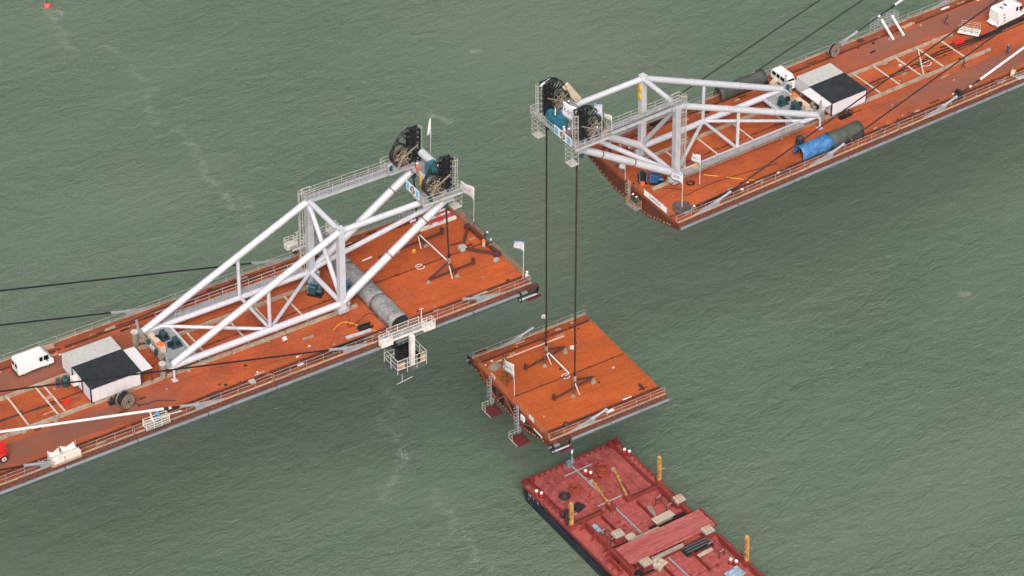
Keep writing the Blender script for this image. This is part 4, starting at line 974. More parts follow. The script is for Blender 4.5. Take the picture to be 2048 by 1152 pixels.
# ------------------------------------------------------------------ people
def skin_figure(name, J, E, hand_dir=(0,0,-1)):
    """one continuous body grown over joints J (name -> (position, radius)) and edges E; materials by region"""
    names = list(J); me = bpy.data.meshes.new(name); me.from_pydata([J[n][0] for n in names], [(names.index(a), names.index(b)) for a, b in E], [])
    ob = bpy.data.objects.new(name, me); COL.objects.link(ob)
    ob.modifiers.new('skin', 'SKIN'); sb = ob.modifiers.new('sub', 'SUBSURF'); sb.levels = 1; sb.render_levels = 1
    for i, n in enumerate(names):
        r = J[n][1]; me.skin_vertices[0].data[i].radius = r if isinstance(r, tuple) else (r, r); me.skin_vertices[0].data[i].use_root = (n == 'pelvis')
    dg = bpy.context.evaluated_depsgraph_get(); out = bpy.data.meshes.new_from_object(ob.evaluated_get(dg)); bpy.data.objects.remove(ob)
    return out, names
def person_mesh(pose):
    P = {'pelvis': (0,0,.95), 'waist': (0,0,1.10), 'chest': (0,0,1.32), 'neck': (0,.01,1.49), 'jaw': (0,.03,1.58), 'crown': (0,.02,1.74)}
    for s, k in ((-1,'l'),(1,'r')):
        P.update({'hip'+k: (s*.095,0,.9), 'knee'+k: (s*.11,.03,.49), 'ankle'+k: (s*.11,0,.09), 'toe'+k: (s*.13,.16,.045),
                  'sh'+k: (s*.185,0,1.41), 'el'+k: (s*.25,-.02,1.13), 'wr'+k: (s*.25,.1,.91), 'pa'+k: (s*.25,.13,.83)})
    if pose == 'walk':
        P.update(kneel=(-.11,.2,.52), anklel=(-.11,.24,.10), toel=(-.12,.40,.07), kneer=(.11,-.04,.48), ankler=(.11,-.30,.14), toer=(.12,-.2,.045), ell=(-.25,-.14,1.15), wrl=(-.26,-.1,.92), pal=(-.26,-.08,.84), elr=(.25,.08,1.14), wrr=(.24,.27,1.0), par=(.23,.33,.95))
    if pose == 'point':
        P.update(elr=(.3,.18,1.34), wrr=(.3,.42,1.42), par=(.3,.5,1.44), ell=(-.27,.05,1.14), wrl=(-.16,.25,1.1), pal=(-.1,.3,1.1))
    if pose == 'lean':                                     # arms forward on a railing, back bent
        for k in ('chest','neck','jaw','crown','shl','shr'): x, y, z = P[k]; a = .55; P[k] = (x, y+(z-.95)*math.sin(a), .95+(z-.95)*math.cos(a))
        for s, k in ((-1,'l'),(1,'r')): P.update({'el'+k: (s*.26,.42,1.08), 'wr'+k: (s*.2,.62,1.08), 'pa'+k: (s*.18,.7,1.08)})
        P['waist'] = (0,.06,1.1)
    if pose == 'crouch':
        d = -.45
        for k in ('pelvis','waist','chest','neck','jaw','crown','shl','shr','hipl','hipr'): x, y, z = P[k]; a = .5; zz = z-.95; P[k] = (x, y-.12+zz*math.sin(a), .95+d+zz*math.cos(a))
        for s, k in ((-1,'l'),(1,'r')): P.update({'knee'+k: (s*.16,.3,.52), 'ankle'+k: (s*.13,-.02,.1), 'toe'+k: (s*.14,.14,.045), 'el'+k: (s*.26,.38,.68), 'wr'+k: (s*.16,.52,.5), 'pa'+k: (s*.14,.58,.44)})
    R = {'pelvis': (.155,.125), 'waist': (.145,.11), 'chest': (.17,.12), 'neck': .06, 'jaw': .085, 'crown': .075}
    for k in 'lr': R.update({'hip'+k: .105, 'knee'+k: .068, 'ankle'+k: .05, 'toe'+k: .042, 'sh'+k: .075, 'el'+k: .052, 'wr'+k: .036, 'pa'+k: (.042,.026)})
    E = [('pelvis','waist'),('waist','chest'),('chest','neck'),('neck','jaw'),('jaw','crown')]
    for k in 'lr': E += [('pelvis','hip'+k),('hip'+k,'knee'+k),('knee'+k,'ankle'+k),('ankle'+k,'toe'+k),('chest','sh'+k),('sh'+k,'el'+k),('el'+k,'wr'+k),('wr'+k,'pa'+k)]
    me, names = skin_figure('person', {n: (P[n], R[n]) for n in P}, E)
    reg = {}
    for n in names: reg[n] = 1 if n[:2] in ('wa','ch','sh','el') else 2 if n[:2] in ('wr','pa','ja','cr') else 3 if n[:2] in ('to','an') else 0
    reg['neck'] = 1
    mb = MB(); mb.v = [tuple(v.co) for v in me.vertices]
    for p in me.polygons:
        c = p.center; best = None
        for a, b in E:
            A, B = V(P[a]), V(P[b]); d = B-A; u = max(0,min(1,(c-A).dot(d)/d.length_squared)); q = (c-(A+d*u)).length
            w = reg[a] if u < (.85 if a in ('ell','elr') else .72) else reg[b]
            if a == 'neck': w = 2 if u > .35 else 1
            if a == 'pelvis' and b == 'waist': w = 0 if u < .4 else 1
            if best is None or q < best[0]: best = (q, w)
        mb.f.append(tuple(p.vertices)); mb.mi.append(best[1])
    # fingers, thumb and face
    mb.cur = 2
    for s, k in ((-1,'l'),(1,'r')):
        w, pa = V(P['wr'+k]), V(P['pa'+k]); d = (pa-w).normalized(); side = d.cross(V((s,0,0))).normalized(); out = side.cross(d).normalized()
        for i, L in enumerate((.07,.08,.075,.06)):
            a = pa+side*(i-1.5)*.021+d*.01; mb.path([a, a+d*L*.6, a+d*L*.95-out*s*.0+side*0+V((-s*.015,0,0))], [.011,.010,.008], 5)
        a = w+d*.04+side*.034; mb.path([a, a+side*.03+d*.02, a+side*.036+d*.055], [.013,.011,.009], 5)
    j, c = V(P['jaw']), V(P['crown']); up = (c-j).normalized(); fwd = V((1,0,0)).cross(up)*-1; fwd = V((0,1,0)) if fwd.length < .1 else fwd.normalized()
    if fwd.y < 0: fwd = -fwd
    h = j+up*.05
    mb.path([h+fwd*.075+up*.03, h+fwd*.105-up*.005], [.012,.02], 5)
    mb.cur = 3
    for s in (-1,1): mb.ball(h+fwd*.083+V((s*.034,0,0))+up*.03, .012, 6, 4)
    mb.box(h+fwd*.083-up*.05, (.05,.012,.012))
    mb.cur = 2
    for s in (-1,1): mb.ball(h+V((s*.088,0,0)), .022, 6, 4)
    me2 = mb.mesh('person', ['cl_navy','cl_navy','skin','cl_dark'], True)
    hm = MB(); b = h+up*.05; n = 12
    v0 = []
    hm2 = MB()
    for i in range(5):
        t_ = i*math.pi/2/4
        for k in range(n):
            a = 2*math.pi*k/n; hm2.v.append(tuple(b+V((1,0,0))*.125*math.cos(a)*math.cos(t_)+fwd*(.15*math.sin(a)*math.cos(t_)-.01)+up*.125*math.sin(t_)))
    for i in range(4):
        for k in range(n): hm2.f.append((i*n+k,i*n+(k+1) % n,(i+1)*n+(k+1) % n,(i+1)*n+k)); hm2.mi.append(0)
    hm2.path([b+fwd*.10+up*.01, b+fwd*.19-up*.01], [.09,.07], 6)
    return me2, hm2.mesh('helmet', 'cap_white', True)
POSES = {}
def person(label, fr, loc, rz, trousers, jacket, pose='stand', helmet='cap_white', scale=1.0):
    if pose not in POSES: POSES[pose] = person_mesh(pose)
    bm_, hm_ = POSES[pose]
    t = thing('person', label, 'person', fr, loc, rz, mesh=bm_)
    t.scale = (scale,)*3
    for i, m in ((0,trousers),(1,jacket)): t.material_slots[i].link = 'OBJECT'; t.material_slots[i].material = MATS[m]
    h = link('helmet' if helmet in ('bright_blue','cap_white','cl_orange','cl_yellow','cl_blue') else 'hair', hm_, t); h.material_slots[0].link = 'OBJECT'; h.material_slots[0].material = MATS[helmet]
    return t
D = math.radians
person('person in dark jacket and white helmet leaning on the end railing by the notice board', 'L', (-.35,.1,0), D(-90), 'cl_dark', 'cl_navy', 'lean')
person('person in orange top and white trousers inside the triangle frame', 'L', (-1.2,-1.0,0), D(-60), 'cl_white', 'cl_orange', 'stand', 'cl_dark')
person('person in green jacket standing beside the triangle frame', 'L', (-.5,-1.7,0), D(150), 'cl_grey', 'cl_green', 'stand')
person('person in white shirt and red helmet band at the free deck corner', 'L', (-.45,-10.4,0), D(200), 'cl_grey', 'cl_white', 'stand')
person('person in yellow jacket beside the far crane mast near the canvas tunnel', 'L', (-16.8,11.0,0), D(40), 'cl_dark', 'cl_yellow', 'stand', 'cl_yellow')
person('person in orange vest on the tip platform of the tunnel deck crane', 'L', (-10.0,1.7,13.87), D(100), 'cl_red', 'cl_orange', 'stand')
person('person in blue overalls leaning in the white work basket', 'L', (-55.5,-11.0,.6), D(20), 'bright_blue', 'bright_blue', 'lean', 'bright_blue')
person('person in black top and light blue jeans walking on the far side lane', 'R', (62.8,6.4,0), D(185), 'cl_blue', 'cl_dark', 'walk', 'cl_dark')
person('person in blue overalls walking near the white sheathed cable', 'R', (65.0,-5.0,0), D(70), 'cl_navy', 'cl_blue', 'walk', 'cl_grey')
person('person in dark blue beside the rail below the white circle', 'R', (57.1,-4.2,0), D(40), 'cl_navy', 'cl_navy', 'walk', 'cl_dark')
person('person in navy and white helmet crouching at the cable anchorage by the tents', 'R', (31.0,-9.8,0), D(200), 'cl_navy', 'cl_navy', 'crouch')
person('person with white helmet bending over the near railing at the deck corner', 'R', (3.0,-10.3,0), D(180), 'cl_grey', 'cl_grey', 'lean')
CR = ((2.0,9.3,'cl_white','first person at the far corner behind the crane legs, in white'),(2.1,8.1,'cl_dark','second person from the far corner, in dark clothes'),(2.9,6.7,'cl_grey','third person from the far corner, in grey'),(2.7,5.0,'cl_red','person in dark red under the middle crane leg'),
      (3.9,6.2,'cl_white','person in white bending under the crane leg'),(.95,3.2,'cl_white','person in white shirt at the end railing by the pennant'),(.5,4.2,'cl_grey','person in grey with white helmet at the end railing'),(6.4,5.4,'cl_navy','person in navy beside the far crane mast'))
for i, (x, y, c, lab) in enumerate(CR): person(lab, 'R', (x,y,0), D(40+i*53), 'cl_dark' if i % 2 else 'cl_navy', c, ['stand','stand','point','walk','lean','stand','stand','walk'][i])
person('person in green with white helmet in the cage hanging on the end face', 'R', (-.75,-2.3,-2.1), D(-90), 'cl_dark', 'cl_green', 'stand')
person('second person in dark green in the cage hanging on the end face', 'R', (-.75,-1.5,-2.1), D(-60), 'cl_green', 'cl_dark', 'stand')
person('person with white helmet at the tip railing of the holding crane', 'R', (-12.2,-1.5,13.87), D(90), 'cl_grey', 'cl_white', 'stand')
person('person in red jacket at the tip railing of the holding crane', 'R', (-11.9,-2.3,13.87), D(60), 'cl_navy', 'cl_red', 'stand')
person('person in blue behind the turquoise power pack of the holding crane', 'R', (-10.6,.3,13.87), D(190), 'cl_blue', 'cl_blue', 'stand', 'cl_dark')
person('person in orange beside the turquoise power pack of the holding crane', 'R', (-10.4,1.5,13.87), D(170), 'cl_dark', 'cl_orange', 'stand', 'cl_dark')
person('person with white helmet at the far reel of the holding crane', 'R', (-8.3,3.2,13.87), D(-90), 'cl_dark', 'cl_green', 'stand')
person('person in blue with white helmet on the near reel platform of the holding crane', 'R', (-8.6,-4.0,13.87), D(150), 'cl_blue', 'cl_grey', 'stand')

# ------------------------------------------------------------------ vehicles
def loft(mb, prof, w_low, w_high, z_belt):
    """closed side profile [(x,z)] given a width that narrows above z_belt"""
    n = len(mb.v); N = len(prof)
    zt = max(z for x, z in prof)
    for s in (-1,1):
        for x, z in prof:
            k = 0 if z <= z_belt else (z-z_belt)/(zt-z_belt); mb.v.append((x, s*(w_low+(w_high-w_low)*k)/2, z))
    mb.f.append(tuple(n+i for i in range(N))); mb.f.append(tuple(n+N+i for i in reversed(range(N)))); mb.mi += [mb.cur]*2
    for i in range(N):
        j = (i+1) % N; mb.f.append((n+j, n+i, n+N+i, n+N+j)); mb.mi.append(mb.cur)
    return mb
def wheel(parent, x, y, R, w, rim='chrome'):
    t = MB().ring((x,y,R), R-.1, .11, 'y', 20, 6, squash=w/.22).part('wheel', 'black_rubber', parent)
    MB().disc((x,y,R), R*.6, w*.8, 'y', 16).part('rim', rim, t)
    MB().disc((x,y,R), R*.2, w*.9, 'y', 10).part('hub_cap', 'black_steel', t)
def van(label, fr, loc, rz, L, H, W_, prof, windows, windscreen, stripes=False, wheels=(.85,4.05), rear_win=True):
    t = thing('parked_van', label, 'van', fr, loc, rz)
    b = loft(MB(), prof, W_, W_*.88, H*.48).part('body', 'van_white', t, smooth=False)
    bv = b.modifiers.new('edge', 'BEVEL'); bv.width = .07; bv.segments = 3; bv.limit_method = 'ANGLE'
    def half(z): k = max(0,(z-H*.48)/(H-H*.48)); return (W_+(W_*.88-W_)*k)/2
    for (x0, x1, z0, z1) in windows:
        for s in (-1,1):
            m = MB(); y0, y1 = s*(half(z0)+.012), s*(half(z1)+.012)
            m.quad((x0,y0,z0),(x1,y0,z0),(x1-(.12 if x1 > L*.75 else 0),y1,z1),(x0,y1,z1)); g = m.part('side_window', 'glass_dark', t, smooth=False)
            so = g.modifiers.new('t', 'SOLIDIFY'); so.thickness = .03
    (xa, za), (xb, zb) = windscreen
    m = MB().quad((xa+.02,-half(za)+.12,za),(xa+.02,half(za)-.12,za),(xb+.02,half(zb)-.12,zb),(xb+.02,-half(zb)+.12,zb)); g = m.part('windscreen', 'glass_dark', t, smooth=False); g.modifiers.new('t', 'SOLIDIFY').thickness = .03
    for s in (-1,1):
        if rear_win: MB().box((-.015,s*W_*.22,H*.68), (.03,W_*.3,H*.2)).part('rear_window', 'glass_dark', t, smooth=False)
        MB().box((L-.01,s*W_*.36,H*.35), (.06,.28,.18)).part('headlight', 'chrome', t, smooth=False)
        MB().box((-.01,s*W_*.43,H*.4), (.05,.1,.35)).part('tail_light', 'red_paint', t, smooth=False)
        MB().box((L*.8,s*(W_/2+.12),H*.56), (.1,.18,.24)).part('mirror', 'black_rubber', t, smooth=False)
        for x in wheels: wheel(t, x, s*(W_/2-.1), .34, .2)
        MB().box((L*.5,s*(W_/2+.005),.42), (L*.36,.03,.12)).part('sill_strip', 'black_rubber', t, smooth=False)
        for x in (L*.3,L*.62): MB().box((x,s*(W_/2+.004),H*.3), (.015,.01,H*.34)).part('door_gap', 'grey_steel', t, smooth=False)
        if stripes:
            for k, m_ in enumerate(('print_navy','plate_white','navy','plate_white','red_paint')):
                MB().box((1.05+.03*k,s*(half(2.1-.28*k)+.012),2.05-.26*k), (.42,.02,.2)).part('stripe', m_, t, smooth=False)
    for x, nm in ((-.05,'rear_bumper'),(L+.05,'front_bumper')): MB().box((x,0,.42), (.14,W_*.96,.2)).part(nm, 'black_rubber' if not stripes else 'plate_white', t, smooth=False)
    return t
van('white high sided panel van parked beside the hut on the tunnel deck', 'L', (-66.3,7.6,0), D(1), 5.0, 2.35, 1.95,
    [(0,.35),(0,1.2),(.06,2.15),(.2,2.35),(3.8,2.35),(4.15,2.2),(4.6,1.35),(4.98,1.05),(5.02,.4)], [(3.02,3.5,1.35,1.95),(3.62,4.35,1.35,1.98)], ((4.6,1.35),(4.15,2.15)))
v2 = van('white camper van with red and blue stripes at the far end of the deck', 'R', (68.4,2.1,0), D(3), 5.6, 2.95, 2.2,
    [(0,.4),(0,1.6),(.05,2.6),(.25,2.95),(3.9,2.95),(4.6,2.7),(5.15,1.6),(5.6,1.2),(5.65,.45)], [(3.55,4.0,1.75,2.4),(4.25,4.95,1.7,2.3)], ((5.15,1.6),(4.6,2.6)), stripes=True, wheels=(1.0,4.6), rear_win=False)
MB().box((1.6,0,3.0), (1.5,1.2,.1)).part('roof_hatch', 'cap_white', v2, smooth=False)
for k, m_ in enumerate(('red_paint','plate_white','navy')): MB().box((1.0+.5*k,-.35+.1*k,3.06), (.35,.7,.02)).part('roof_stripe', m_, v2, smooth=False)
MB().box((-.25,.3,.55), (.4,1.3,.12)).part('rear_step', 'cap_white', v2, smooth=False)
van('white off-road wagon parked across the deck between tyres and hut', 'R', (33.0,9.9,0), D(-90), 4.5, 1.95, 1.85,
    [(0,.45),(0,1.1),(.1,1.75),(.3,1.95),(2.9,1.95),(3.1,1.86),(3.6,1.2),(4.4,1.08),(4.5,.5)], [(.35,1.2,1.2,1.72),(1.4,2.1,1.2,1.75),(2.3,3.3,1.2,1.75)], ((3.6,1.2),(3.1,1.8)), wheels=(.85,3.65))
clutter('tool_crate', 'beige crate full of tools beside the white wagon', 'crate', 'R', (31.6,8.4,0), (1.2,.8,.7), 'beige_paint', .4)
for i in range(3):
    tyre(['tyre lying beside the white wagon','second tyre leaning against the first by the white wagon','tyre with white rim lying behind the white wagon'][i], 'R', (30.5+.75*i-.8*(i == 2), 8.4-.2*i-.5*(i == 2), .16), .32, .15, 'z', group='tyres beside the wagon')
clutter('beige_panel', 'beige board leaning beside the white wagon', 'board', 'R', (31.3,7.0,0), (2.3,.14,.9), 'beige_paint', -.9)
def tractor():
    t = thing('red_tractor', 'red tractor cut by the picture edge on the tunnel deck', 'tractor', 'L', (-74.9,-6.6,0), D(2))
    MB().box((-1.6,0,.95), (2.6,.8,.55)).box((-.2,0,1.15), (1.5,.75,.75), top=.86).part('bonnet', 'red_paint', t, smooth=False)
    MB().bar((.62,0,.6),(.2,0,2.5),.22,1.0).part('lift_mast', 'red_paint', t, smooth=False)
    MB().box((-2.0,0,2.55), (1.5,1.4,.1)).part('cab_roof', 'red_paint', t, smooth=False)
    for x in (-2.65,-1.3):
        for y in (-.62,.62): MB().bar((x,y,1.1),(x,y,2.5),.08,.08).part('cab_post', 'black_steel', t, smooth=False)
    MB().box((-2.2,0,1.4), (.5,.5,.6)).part('seat', 'black_rubber', t, smooth=False)
    for s in (-1,1):
        wheel(t, .1, s*.72, .55, .36, 'tie_beige'); wheel(t, -2.4, s*.8, .75, .42, 'tie_beige')
        MB().prism([(-3.1,1.45),(-2.9,1.6),(-1.9,1.6),(-1.6,1.3),(-1.75,1.3),(-2.0,1.48),(-2.85,1.48),(-3.0,1.35)], 'y', s*.6, s*1.02).part('mudguard', 'red_paint', t, smooth=False)
        MB().prism([(-.45,1.15),(-.2,1.28),(.4,1.28),(.6,1.1),(.5,1.08),(.35,1.18),(-.15,1.18),(-.35,1.08)], 'y', s*.55, s*.92).part('mudguard', 'red_paint', t, smooth=False)
tractor()

# ------------------------------------------------------------------ gantries, baskets, crates on and beside the decks
def inspection_gantry(label, fr, loc, rz):
    """white travelling gantry: walkway on the deck edge and a cage slung below outside the railing"""
    t = thing('inspection_gantry', label, 'gantry', fr, loc, rz, group='white inspection gantries on the deck edges')
    G = 'gantry_white'
    MB().box((0,0,.55), (7.2,1.1,.1)).part('walkway', 'grating', t, smooth=False)
    f = MB()
    for y in (-.6,.6): f.bar((-3.6,y,.42),(3.6,y,.42),.14,.28)
    f.part('side_beam', G, t, smooth=False)['kind'] = 'stuff'
    r = MB(); 
    for y in (-.6,.6): rail(r, [(-2.4,y,.6),(2.5,y,.6)], 1.0, 1.6, 2, .035)
    r.part('railing', G, t, smooth=False)['kind'] = 'stuff'
    for s in (-1,1):
        MB().box((s*3.2,-.55,.45), (1.7,.9,.7)).part('end_box', G, t, smooth=False)
        rail(MB(), [(s*2.5,-1.05,.8),(s*4.0,-1.05,.8),(s*4.0,-.1,.8),(s*2.5,-.1,.8)], .8, .8, 2, .035, closed=True).part('end_railing', G, t, smooth=False)['kind'] = 'stuff'
        MB().tube((s*3.3,.55,.05),(s*3.3,.95,.05),.28,12).part('runner_wheel', 'black_rubber', t)
    MB().bar((2.7,.3,.6),(2.7,.3,3.0),.1,.1).bar((2.4,.3,2.95),(3.0,.3,2.95),.08,.08).part('signal_post', G, t, smooth=False)
    MB().box((.3,-1.25,-2.1), (.62,.55,5.4)).part('column', G, t, smooth=False)
    MB().tube((-2.0,-.7,-.55),(-2.0,.2,-.55),.45,14).part('cable_drum', 'black_steel', t)
    c = MB(); c.box((-.3,-.6,-4.15), (4.4,3.4,.1)); c.part('cage_floor', 'fairing_dark', t, smooth=False)
    c = rail(MB(), [(-2.5,-2.25,-4.1),(1.9,-2.25,-4.1),(1.9,1.1,-4.1),(-2.5,1.1,-4.1)], 2.2, 1.5, 3, .032, closed=True)
    c.part('cage', G, t, smooth=False)['kind'] = 'stuff'
    MB().box((-1.9,-2.2,-2.9), (1.1,.05,1.1)).part('plywood_panel', 'timber', t, smooth=False); MB().box((1.4,-2.2,-2.8), (.8,.05,1.2)).part('plywood_panel', 'timber', t, smooth=False)
    MB().box((.2,.7,-3.2), (2.2,.8,1.7)).part('machine_casing', 'black_steel', t, smooth=False)
    MB().box((1.2,-.6,-3.6), (1.0,.9,1.0)).part('motor_box', 'black_steel', t, smooth=False)
    MB().bar((-1.8,-2.2,-4.2),(-1.8,-2.2,-5.6),.05,.05).bar((-2.6,-2.2,-5.6),(-.2,-2.2,-5.3),.05,.05).part('trailing_rod', G, t, smooth=False)
    return t
g1 = inspection_gantry('white inspection gantry hanging over the near edge at the end of the canvas tunnel', 'L', (-20.3,-11.75,.1), 0)
g2 = copy_thing(g1, 'white inspection gantry on the far edge behind the crane mast', 'L', (-20.1,12.2,.1), math.pi)
def basket(label, fr, loc, rz):
    t = thing('work_basket', label, 'work basket', fr, loc, rz)
    MB().box((0,0,.3), (3.2,1.0,.08)).part('floor', 'grating', t, smooth=False)
    rail(MB(), [(-1.6,-.5,.3),(1.6,-.5,.3),(1.6,.5,.3),(-1.6,.5,.3)], 1.15, 1.05, 3, .04, closed=True).part('frame', 'gantry_white', t, smooth=False)['kind'] = 'stuff'
    MB().bar((-1.6,0,1.5),(3.4,-.2,1.2),.09,.09).part('beam', 'gantry_white', t, smooth=False)
    MB().bar((-.6,-.5,1.3),(-.4,.9,2.0),.12,.08).part('board', 'plate_white', t, smooth=False)
basket('white work basket hung on the near railing with a man in blue', 'L', (-56.0,-11.2,.1), 0)
t = thing('wrapped_crate', 'pale wrapped timber crate at the near railing below the tractor', 'crate', 'L', (-68.3,-10.7,0), D(1))
MB().box((0,0,.2), (4.0,1.5,.35)).part('pallet', 'timber', t, smooth=False)
MB().box((0,-.45,.75), (3.7,.5,.8)).part('sheet_pack', 'gantry_white', t, smooth=False)
MB().box((0,.4,.6), (3.7,.7,.5)).part('sheet_pack', 'hut_roof_grey', t, smooth=False)
for x in (-1.9,-.3,1.9):
    MB().bar((x,.75,.1),(x+random.uniform(-.2,.2),.75,1.7),.09,.09).part('stake', 'timber', t, smooth=False)
    MB().bar((x,-.75,.1),(x,-.75,1.15),.09,.09).part('stake', 'timber', t, smooth=False)
for a, b, zz in ((-1.9,-.4,1.35),(-.2,1.7,1.4)):
    v = [(a,.75,zz+.2),(b,.75,zz+.1),(b-.1,.1,1.0),((a+b)/2,.0,.85),(a+.05,.15,1.05),((a+b)/2,.7,zz-.25)]
    me = bpy.data.meshes.new('wrapping'); me.from_pydata(v, [], [(0,5,4),(5,1,2),(5,2,3),(5,3,4)]); me.materials.append(MATS['gantry_white']); o = link('wrapping', me, t); o.modifiers.new('t','SOLIDIFY').thickness = .03
t = thing('white_trolley', 'white flat trolley with beige rails beside the camper van', 'trolley', 'R', (63.9,2.4,0), D(-55))
MB().box((0,0,.55), (3.2,1.5,.3)).part('bed', 'plate_white', t, smooth=False)
for s in (-1,1):
    rail(MB(), [(-1.4 if s > 0 else -1.5,s*.75,.7),(1.5,s*.75,.7)], 1.1, .9, 3, .045).part('side_rail', 'timber', t, smooth=False)['kind'] = 'stuff'
    for x in (-1.1,1.1): wheel(t, x, s*.6, .28, .2, 'black_steel')
def pump(label, fr, loc, rz, m):
    t = thing('hydraulic_pump', label, 'pump', fr, loc, rz, group='hydraulic machines under the crane masts')
    MB().box((0,0,.2), (2.0,1.2,.3)).part('skid', 'black_steel', t, smooth=False)
    MB().box((-.35,0,.85), (1.0,1.0,1.0)).part('tank', m, t, smooth=False)
    MB().tube((.2,0,.7),(.95,0,.7),.32,12).part('motor', m, t)
    for y in (-.5,.5): MB().bar((-.9,y,.3),(-.9,y,1.6),.07,.07).bar((-.9,y,1.6),(.2,y,1.5),.07,.07).part('guard', 'bright_blue', t, smooth=False)
    MB().box((.5,.3,1.15), (.35,.3,.3)).part('valve_box', 'pack_blue', t, smooth=False)
pump('blue hydraulic pump at the foot of the near mast of the tunnel deck crane', 'L', (-22.4,-.6,0), D(30), 'machine_blue')
pump('blue machine beside the pump, half hidden by the mast of the tunnel deck crane', 'L', (-22.0,1.2,0), D(75), 'pack_blue')
pump('teal machine between the two masts close to the cross tube', 'L', (-25.7,2.0,0), D(-50), 'winch_teal')
pump('dark hydraulic pump with orange can behind the banner railing', 'R', (1.9,-.1,0), D(60), 'black_steel')
pump('blue hydraulic pump behind the banner railing beside the mast foot', 'R', (3.2,-1.7,0), D(-40), 'machine_blue')
clutter('fuel_can', 'orange can beside the dark hydraulic pump', 'can', 'R', (1.3,-.9,0), (.5,.4,.5), 'orange')
clutter('fuel_can', 'orange can behind the blue pump beside the canvas tunnel', 'can', 'L', (-21.6,.1,0), (.45,.4,.6), 'orange')
clutter('gas_rack', 'small rack with yellow and red pieces beside the mast foot', 'rack', 'R', (4.6,-2.6,0), (.8,.5,.6), 'timber_grey', .4)
clutter('yellow_case', 'yellow case on the lower walkway of the holding crane', 'case', 'R', (8.1,-4.1,2.15), (.9,.5,.25), 'yellow')
# end cage and ladder on the deck end of the blue tent deck
t = thing('hanging_cage', 'beige ladder cage hanging on the end face with two workers', 'ladder cage', 'R', (-.85,-1.6,0))
MB().box((0,-.3,-2.15), (1.1,2.2,.07)).part('floor', 'grating', t, smooth=False)
rail(MB(), [(-.55,-1.4,-2.1),(.5,-1.4,-2.1),(.5,.8,-2.1),(-.55,.8,-2.1)], 1.1, 1.0, 3, .035, closed=True).part('cage_railing', 'rail_rust', t, smooth=False)['kind'] = 'stuff'
def cage_ladder(parent, x, y, z0, z1, m='rail_grey', tilt=0.0):
    mb = MB()
    for s in (-1,1): mb.bar((x,y+s*.24,z0),(x+tilt,y+s*.24,z1),.06,.06)
    n = int((z1-z0)/.3)
    for i in range(n):
        k = i/n; mb.bar((x+tilt*k,y-.24,z0+(z1-z0)*k),(x+tilt*k,y+.24,z0+(z1-z0)*k),.045,.045)
        if i % 2 and i > 3: mb.path([(x+tilt*k-.0,y-.3,z0+(z1-z0)*k),(x-.45+tilt*k,y-.3,z0+(z1-z0)*k),(x-.62+tilt*k,y,z0+(z1-z0)*k),(x-.45+tilt*k,y+.3,z0+(z1-z0)*k),(x+tilt*k,y+.3,z0+(z1-z0)*k)], .028, 4)
    o = mb.part('caged_ladder', m, parent, smooth=False); o['kind'] = 'stuff'; return o
cage_ladder(t, .3, 1.3, -2.2, 1.2)
# ladders, platforms and tree on the hanging segment
for i, (y, lab) in enumerate(((4.6,'caged ladder with dark red platform at the far half of the segment face'), (-3.0,'caged ladder with dark red platform at the near half of the segment face'))):
    t = thing('ladder_platform', lab, 'ladder platform', 'S', (-10.1,y,0), group='ladders on the face of the hanging segment')
    cage_ladder(t, -.2, 0, -4.0, 1.1, 'galvanised')
    MB().box((-.7,-1.3,-4.15), (2.2,2.5,.14)).part('platform', 'platform_red', t, smooth=False)
    rail(MB(), [(.2,-.05,-4.1),(-1.75,-.05,-4.1),(-1.75,-1.0,-4.1)], 1.0, 1.1, 2, .03).part('platform_railing', 'rail_grey', t, smooth=False)['kind'] = 'stuff'
    MB().box((-1.82,-1.3,-4.05), (.06,2.5,.14)).part('toe_board', 'rail_grey', t, smooth=False)
    MB().box((-.1,-1.2,-3.5), (.12,.4,1.3)).part('bracket', 'rust_beam', t, smooth=False)
t = thing('small_tree', 'sparse little tree tied to the corner of the hanging segment', 'tree', 'S', (-8.7,2.6,0))
MB().path([(0,0,0),(.05,.05,2.0),(-.05,.2,4.2),(.1,.3,5.9)], [.07,.05,.035,.012], 6).part('trunk', 'bark', t)
rnd = random.Random(3); br = MB(); lf = MB()
for i in range(46):
    z = .7+5.0*(i/46); a = i*2.4; L = (1.6-1.1*(i/46))*rnd.uniform(.4,1.15)
    q = V((L*math.cos(a), .05*z+L*math.sin(a), z+L*.35)); br.path([(0,.05*z,z), q], [.02,.007], 4)
    for k in range(14):
        c = V((0,.05*z,z)).lerp(q, rnd.uniform(.35,1.05))+V((rnd.uniform(-.14,.14),rnd.uniform(-.14,.14),rnd.uniform(-.12,.12)))
        s_ = rnd.uniform(.035,.075); e = Euler((rnd.uniform(0,6),rnd.uniform(0,6),0)).to_matrix()
        lf.quad(*[tuple(c+e @ V((x*s_,y*s_*.6,0))) for x, y in ((-1,-1),(1,-1),(1,1),(-1,1))])
br.part('branch', 'bark', t, smooth=False)['kind'] = 'stuff'; o = lf.part('crown', 'leaf', t, smooth=False)
clutter('white_box', 'white box hung inside the end railing of the hanging segment', 'box', 'S', (-9.5,5.2,.2), (.15,1.1,.6), 'plate_white')
clutter('white_box', 'white panel on the near half of the segment end railing', 'box', 'S', (-9.75,-5.9,.2), (.08,1.2,.7), 'plate_white')
clutter('control_box', 'white control box fixed beside the near caged ladder', 'box', 'S', (-10.0,-3.9,-1.2), (.3,.9,.9), 'plate_white')
clutter('name_plate', 'long white plate low on the segment face near the corner', 'plate', 'S', (-9.95,-8.0,-.75), (.06,2.4,.28), 'plate_white')
